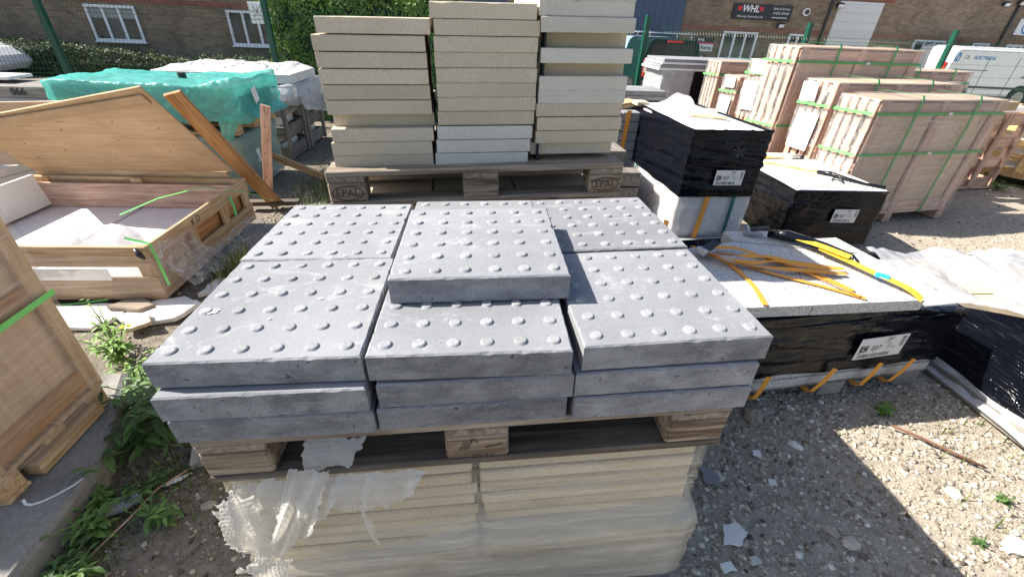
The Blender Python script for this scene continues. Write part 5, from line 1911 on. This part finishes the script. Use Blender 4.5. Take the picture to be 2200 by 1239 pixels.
ICF = np.array([(0, 11, 5), (0, 5, 1), (0, 1, 7), (0, 7, 10), (0, 10, 11), (1, 5, 9), (5, 11, 4), (11, 10, 2), (10, 7, 6), (7, 1, 8), (3, 9, 4), (3, 4, 2), (3, 2, 6), (3, 6, 8), (3, 8, 9), (4, 9, 5), (2, 4, 11), (6, 2, 10), (8, 6, 7), (9, 8, 1)])


def free(x, y):
    if -.02 < x < 1.28 and -.02 < y < 1.9: return False
    if 1.5 < x < 2.95 and .95 < y < 1.5: return False
    if 1.95 < x < 2.5 and 2.1 < y < 3.2: return False
    if 3.2 < x < 3.95 and 2.6 < y < 3.7: return False
    if 3.15 < x < 4.2 and .35 < y < 1.7: return False
    if -2.9 < x < -1.3 and 1.72 < y < 2.95: return False
    if x < -.80 and y < .46: return False
    if x < -1.0 and y < .95: return False
    return True


def gravel(name, label, n, region, smin, smax, power, tint_mu, tint_sd):
    pts = []
    while len(pts) < n:
        x0, x1, y0, y1 = region[random.randrange(len(region))]
        x, y = random.uniform(x0, x1), random.uniform(y0, y1)
        if free(x, y):
            pts.append((x, y, ground_z(x, y)))
    P = np.array(pts)
    s = smin + (smax - smin) * rng.random(n) ** power
    q = rng.normal(size=(n, 4)); q /= np.linalg.norm(q, axis=1)[:, None]
    w, x, y, z = q.T
    Rm = np.stack([1 - 2 * (y * y + z * z), 2 * (x * y - z * w), 2 * (x * z + y * w), 2 * (x * y + z * w), 1 - 2 * (x * x + z * z), 2 * (y * z - x * w), 2 * (x * z - y * w), 2 * (y * z + x * w), 1 - 2 * (x * x + y * y)], 1).reshape(n, 3, 3)
    V = ICO[None] * (1 + rng.normal(size=(n, 12, 1)) * .24)
    V = np.einsum('nij,nkj->nki', Rm, V)
    sc_ = np.stack([rng.uniform(.7, 1.3, n), rng.uniform(.7, 1.3, n), rng.uniform(.4, .75, n)], 1)
    V = V * sc_[:, None] * s[:, None, None] * .5
    V += P[:, None]
    V[:, :, 2] += (s * .10)[:, None]
    me = bpy.data.meshes.new(name)
    me.vertices.add(12 * n)
    me.vertices.foreach_set('co', V.ravel())
    F = (ICF[None] + np.arange(n)[:, None, None] * 12).reshape(-1)
    me.loops.add(60 * n)
    me.loops.foreach_set('vertex_index', F.astype(np.int32))
    me.polygons.add(20 * n)
    me.polygons.foreach_set('loop_start', np.arange(20 * n, dtype=np.int32) * 3)
    me.polygons.foreach_set('loop_total', np.full(20 * n, 3, dtype=np.int32))
    a = me.attributes.new('tint', 'FLOAT', 'POINT')
    a.data.foreach_set('value', np.repeat(np.clip(rng.normal(tint_mu, tint_sd, n), 0, 1), 12).astype(np.float32))
    me.materials.append(GSTONE)
    me.update(); me.validate()
    o = bpy.data.objects.new(name, me)
    link(o)
    tag(o, label, 'gravel', kind='stuff')
    return o


gravel('gravel', 'pale crushed stone strewn over the yard on the right', 52000, [(1.3, 3.1, -.35, .95), (1.3, 3.1, -.35, .95), (2.9, 7.4, .3, 3.2), (4.0, 8.5, 1.5, 4.6), (1.3, 3.1, -.35, .95)], .002, .026, 6.5, .52, .22)
gravel('gravel', 'dark soil crumbs and small stones on the left ground', 6500, [(-1.3, .1, -.3, 1.7), (-1.0, .1, .0, .9)], .002, .022, 6.0, .30, .2)
gravel('gravel', 'gravel between the open crate and the tall stack', 9000, [(-1.3, .0, 1.8, 6.2), (-1.25, -.1, 2.0, 4.5)], .007, .035, 3.5, .42, .2)


def rock(label, x, y, s, flat, tint, seed, mat=None, name='stone'):
    rnd = random.Random(seed)
    vs, fs = [], []
    nu, nv = 10, 6
    for j in range(nv + 1):
        th = math.pi * j / nv
        for i in range(nu):
            a = 2 * math.pi * i / nu
            d = Vector((math.sin(th) * math.cos(a), math.sin(th) * math.sin(a), math.cos(th)))
            r_ = s * .5 * (1 + .38 * nz(d.x * 1.7 + seed, d.y * 1.7, d.z * 1.7) + .14 * nz(d.x * 5, d.y * 5 + seed, d.z * 5))
            vs.append((d.x * r_ * 1.15, d.y * r_ * .9, d.z * r_ * flat))
    for j in range(nv):
        for i in range(nu):
            a, b = j * nu + i, j * nu + (i + 1) % nu
            fs.append((a, a + nu, b + nu, b))
    o = meshobj(name, vs, fs, mat or GSTONE, None, Matrix.Translation((x, y, ground_z(x, y) + s * flat * .28)) @ Matrix.Rotation(seed * 1.3, 4, 'Z'))
    at = o.data.attributes.new('tint', 'FLOAT', 'POINT')
    at.data.foreach_set('value', [tint] * len(vs))
    return tag(o, label, 'stone')


rock('large grey stone in the shade at the foot of the granite pallet', 1.93, .70, .10, .8, .35, 1)
rock('round white stone on shaded gravel below the granite pallet', 2.04, .54, .052, .5, 1.0, 2)
rock('brown stone half buried at the shadow edge', 2.22, .35, .07, .5, .38, 3)
rock('grey stone in the middle of the shaded gravel', 1.94, .17, .055, .5, .45, 4)
rock('flat pale stone in the shade near the bottom of the picture', 1.985, .12, .06, .35, .7, 5)
rock('tan stone among the sunlit gravel beside the rusty rod', 2.556, .284, .06, .55, .75, 6)
rock('pale grey stone next to the wrapped beige pack', 1.60, .40, .06, .5, .7, 7)
shard('white_shard', [(1.50, .13), (1.56, .12), (1.60, .16), (1.58, .20), (1.53, .20)], .004, .008, WHITE_SLAB, 'white tile shard on dark gravel right of the wrapped pack', 'shard', .2)
shard('white_shard', [(1.81, .49), (1.845, .485), (1.85, .51), (1.82, .515)], .004, .008, WHITE_SLAB, 'small white shard in the shade left of the white stone', 'shard')
shard('white_shard', [(1.80, .35), (1.83, .345), (1.838, .37), (1.81, .375)], .004, .006, WHITE_SLAB, 'white shard with torn edge in the middle of the shade', 'shard', .1)
shard('white_shard', [(2.53, .05), (2.60, .03), (2.64, .06), (2.60, .11), (2.54, .09)], .006, .01, WHITE_SLAB, 'white shard on sunlit gravel at the lower right', 'shard', .1)
shard('white_shard', [(1.45, .035), (1.50, .04), (1.49, .07), (1.45, .065)], .004, .008, WHITE_SLAB, 'white shard at the bottom edge beside the pack', 'shard')
shard('white_shard', [(1.56, .055), (1.60, .06), (1.595, .085), (1.565, .08)], .004, .008, PALE, 'pale shard at the bottom edge farther from the pack', 'shard')
shard('slate_piece', [(1.54, .36), (1.60, .37), (1.585, .43), (1.54, .44)], .006, .012, GREYSLAB, 'bluish slate piece beside the pack edge', 'shard', .15)
shard('slate_piece', [(-.80, .33), (-.70, .31), (-.60, .37), (-.64, .40), (-.74, .38)], .008, .012, GREYSLAB, 'blue-grey slate flake among weeds in front of the kerb', 'shard', .1)
shard('white_shard', [(-.58, .43), (-.55, .47), (-.50, .49), (-.54, .45)], .004, .006, WHITE_SLAB, 'narrow white shard by the slate flake', 'shard')
rock('grey pebble stone below the near stack on the left', -.52, .62, .05, .6, .5, 9)
rock('flat grey stone on the soil at the lower left', -.38, .36, .045, .5, .45, 10)
tag(box('wood_offcut', -.50, .55, .03, .05, .10, .03, 'wood_grey', None, rot=(0, 0, .4)), 'grey wood offcut in the soil by the near stack', 'wood')
RUST = plain('rusty_steel', (.16, .07, .04), .9)
tag(tube('rusty_rod', [(2.57, .62, .012), (2.64, .555, .014), (2.72, .47, .012), (2.80, .385, .014)], .006, RUST, None, 8), 'thin rusty rod on the sunlit gravel at the lower right', 'rod')
tag(tube('dry_stalk', [(-.66, .18, .01), (-.60, .30, .03), (-.58, .42, .02), (-.50, .52, .015)], .003, WOODS['wood_newx'], None, 6), 'dry stalk curving over the soil at the lower left', 'stalk')


def plant(label, x, y, h, nstem, nleaf, L, wid, mat, seed, name='weed', spread=.3, z0=None):
    rnd = random.Random(seed)
    z0 = ground_z(x, y) if z0 is None else z0
    p = thing(name, label, 'weed', (x, y, z0))
    vs, fs, tint = [], [], []
    for s_ in range(nstem):
        az = rnd.uniform(0, 6.28)
        ln = rnd.uniform(.1, 1) * spread
        hh = h * rnd.uniform(.6, 1.0)
        def sp(u):
            return Vector((math.cos(az) * ln * u ** 1.3, math.sin(az) * ln * u ** 1.3, hh * math.sin(u * 1.35)))
        tube('stem', [sp(u) for u in (0, .25, .5, .75, 1)], [.0035, .003, .0028, .002, .0012], mat_stem, p, 5)
        for q in range(nleaf):
            u = .08 + .92 * (q + rnd.random() * .6) / nleaf
            b = sp(min(1, u))
            a2 = az + q * 2.4 + rnd.uniform(-.4, .4)
            d = Vector((math.cos(a2), math.sin(a2), rnd.uniform(.15, .75))).normalized()
            ll = L * rnd.uniform(.55, 1.1) * (1.15 - .55 * u)
            sd = d.cross(Vector((0, 0, 1))).normalized()
            t_ = rnd.random()
            base = len(vs)
            for m in range(5):
                f_ = m / 4
                c_ = b + d * ll * f_ + Vector((0, 0, -.45 * ll * f_ * f_))
                w_ = wid * ll * math.sin(math.pi * min(.97, f_ * .9 + .06)) * .5
                rise = Vector((0, 0, w_ * .35))
                vs += [c_ - sd * w_ + rise, c_, c_ + sd * w_ + rise]
                tint += [t_] * 3
            for m in range(4):
                o_ = base + 3 * m
                fs += [(o_, o_ + 1, o_ + 4, o_ + 3), (o_ + 1, o_ + 2, o_ + 5, o_ + 4)]
    o = meshobj('leaves', vs, fs, mat, p, smooth=True)
    a = o.data.attributes.new('tint', 'FLOAT', 'POINT')
    a.data.foreach_set('value', tint)
    return p


mat_stem = plain('weed_stem', (.11, .17, .05), .6)
plant('tall dark green weed with long leaves between the crate and near stack', -.72, .72, .34, 9, 9, .15, .24, WEED, 1, spread=.20)
plant('long leaved weed shoot reaching over the concrete kerb', -.78, .62, .16, 7, 7, .13, .26, WEED, 2, spread=.26)
plant('leafy green weed against the side of the concrete kerb', -.88, .86, .22, 12, 8, .11, .28, WEED, 21, spread=.2)
plant('mid green weed clump at the foot of the near stack', -.42, .78, .16, 10, 7, .09, .28, WEED, 22, spread=.14)
w_ = plant('bright weed in flower before the open crate', -1.20, 1.17, .24, 14, 9, .075, .30, WEEDLIGHT, 3, spread=.16)
for i_, (px_, py_, lab_) in enumerate(((-.74, .36, 'leafy weed growing out of the kerb joint below the tall weed'), (-.70, .26, 'green weed halfway down the kerb edge'), (-.66, .12, 'weed with pointed leaves low on the kerb edge'),
                                       (-.70, -.04, 'weed at the very bottom of the kerb edge'), (-.52, .30, 'small weed in open soil right of the kerb weeds'), (-.56, .70, 'weed between the tall weed and the pallet corner'))):
    plant(lab_, px_, py_, .09 + .03 * (i_ % 2), 9, 6, .07, .30, WEEDMID, 40 + i_, spread=.11)
FLOWER = plain('yellow_petals', (.85, .62, .02), .6)
for (dx, dy, dz_) in ((.05, .03, .2), (.02, .10, .16)):
    cyl('flower', dx, dy, dz_, .010, .006, FLOWER, w_, 10)
plant('slim flowering weed standing against the broken white slab', -1.32, 1.30, .34, 4, 11, .05, .28, WEEDLIGHT, 4, spread=.08)
plant('bright low weed patch in the sun beside the near left crate', -1.02, 1.08, .10, 16, 7, .07, .34, WEEDLIGHT, 5, spread=.20)
plant('small rosette weed at the kerb foot in the lower left', -.72, .16, .07, 8, 5, .07, .34, WEED, 6, spread=.10)
plant('low weed clump on the soil below the tall weed', -.62, .45, .07, 12, 6, .05, .36, WEED, 7, spread=.18)
plant('creeping weed at the bottom left corner', -.62, .05, .06, 10, 6, .05, .36, WEED, 8, spread=.14)
plant('little weed beside the near stack corner', -.30, .60, .08, 8, 6, .05, .34, WEED, 9, spread=.10)
plant('small green weed at the edge of the granite pallet shadow', 2.62, .72, .05, 8, 5, .05, .34, WEEDLIGHT, 10, spread=.06)
plant('tiny weed in the sunlit gravel near the right edge', 2.73, .25, .04, 6, 4, .035, .34, WEED, 11, spread=.04)
plant('tiny weed beside the white shard at the lower right', 2.47, .10, .03, 6, 4, .03, .34, WEED, 12, spread=.03)
plant('green weed in front of the yellow slatted crate', 7.1, 4.2, .14, 10, 6, .09, .34, WEEDLIGHT, 13, spread=.22)


def grass(label, n, region, hmin, hmax, dens=None):
    vs = np.zeros((n, 5, 3)); tint = np.zeros((n, 5))
    for i in range(n):
        cx, cy, rx, ry = region[random.randrange(len(region))]
        x, y = random.gauss(cx, rx), random.gauss(cy, ry)
        z = ground_z(x, y)
        h = random.uniform(hmin, hmax); a = random.random() * 6.28; l = random.uniform(.1, .6) * h
        w = random.uniform(.0012, .003)
        sx_, sy_ = -math.sin(a) * w, math.cos(a) * w
        mx, my = x + math.cos(a) * l * .35, y + math.sin(a) * l * .35
        vs[i] = ((x - sx_, y - sy_, z), (x + sx_, y + sy_, z), (mx + sx_ * .8, my + sy_ * .8, z + h * .6), (mx - sx_ * .8, my - sy_ * .8, z + h * .6), (x + math.cos(a) * l, y + math.sin(a) * l, z + h))
        tint[i] = random.random()
    fs = []
    for i in range(n):
        b = 5 * i
        fs += [(b, b + 1, b + 2, b + 3), (b + 3, b + 2, b + 4)]
    o = meshobj('grass', vs.reshape(-1, 3).tolist(), fs, GRASS)
    at = o.data.attributes.new('tint', 'FLOAT', 'POINT')
    at.data.foreach_set('value', tint.ravel().astype(np.float32))
    return tag(o, label, 'grass', kind='stuff')


grass('tufts of rough grass between the stacks on the left', 2600, [(-.85, 3.7, .18, .22), (-.8, 4.3, .25, .3), (-1.05, 2.1, .05, .12), (-.5, 3.0, .3, .4), (-.4, 5.0, .3, .5)], .05, .2)
grass('short grass and moss on the soil at the lower left', 2200, [(-.62, .42, .1, .12), (-.7, .2, .06, .15), (-.45, .62, .12, .1), (-.3, .45, .15, .2)], .01, .045)
grass('dry grass stems in the sunlit gravel on the right', 130, [(2.85, .55, .08, .15), (2.65, .15, .15, .1), (3.02, .6, .03, .2)], .015, .07)


# ---------------------------------------------------------------- lettering becomes plain mesh
bpy.context.view_layer.update()
dg = bpy.context.evaluated_depsgraph_get()
for o in TEXTS:
    me = bpy.data.meshes.new_from_object(o.evaluated_get(dg))
    n = bpy.data.objects.new('lettering', me)
    n.matrix_local = o.matrix_local.copy()
    link(n, o.parent)
for o in TEXTS:
    bpy.data.objects.remove(o, do_unlink=True)
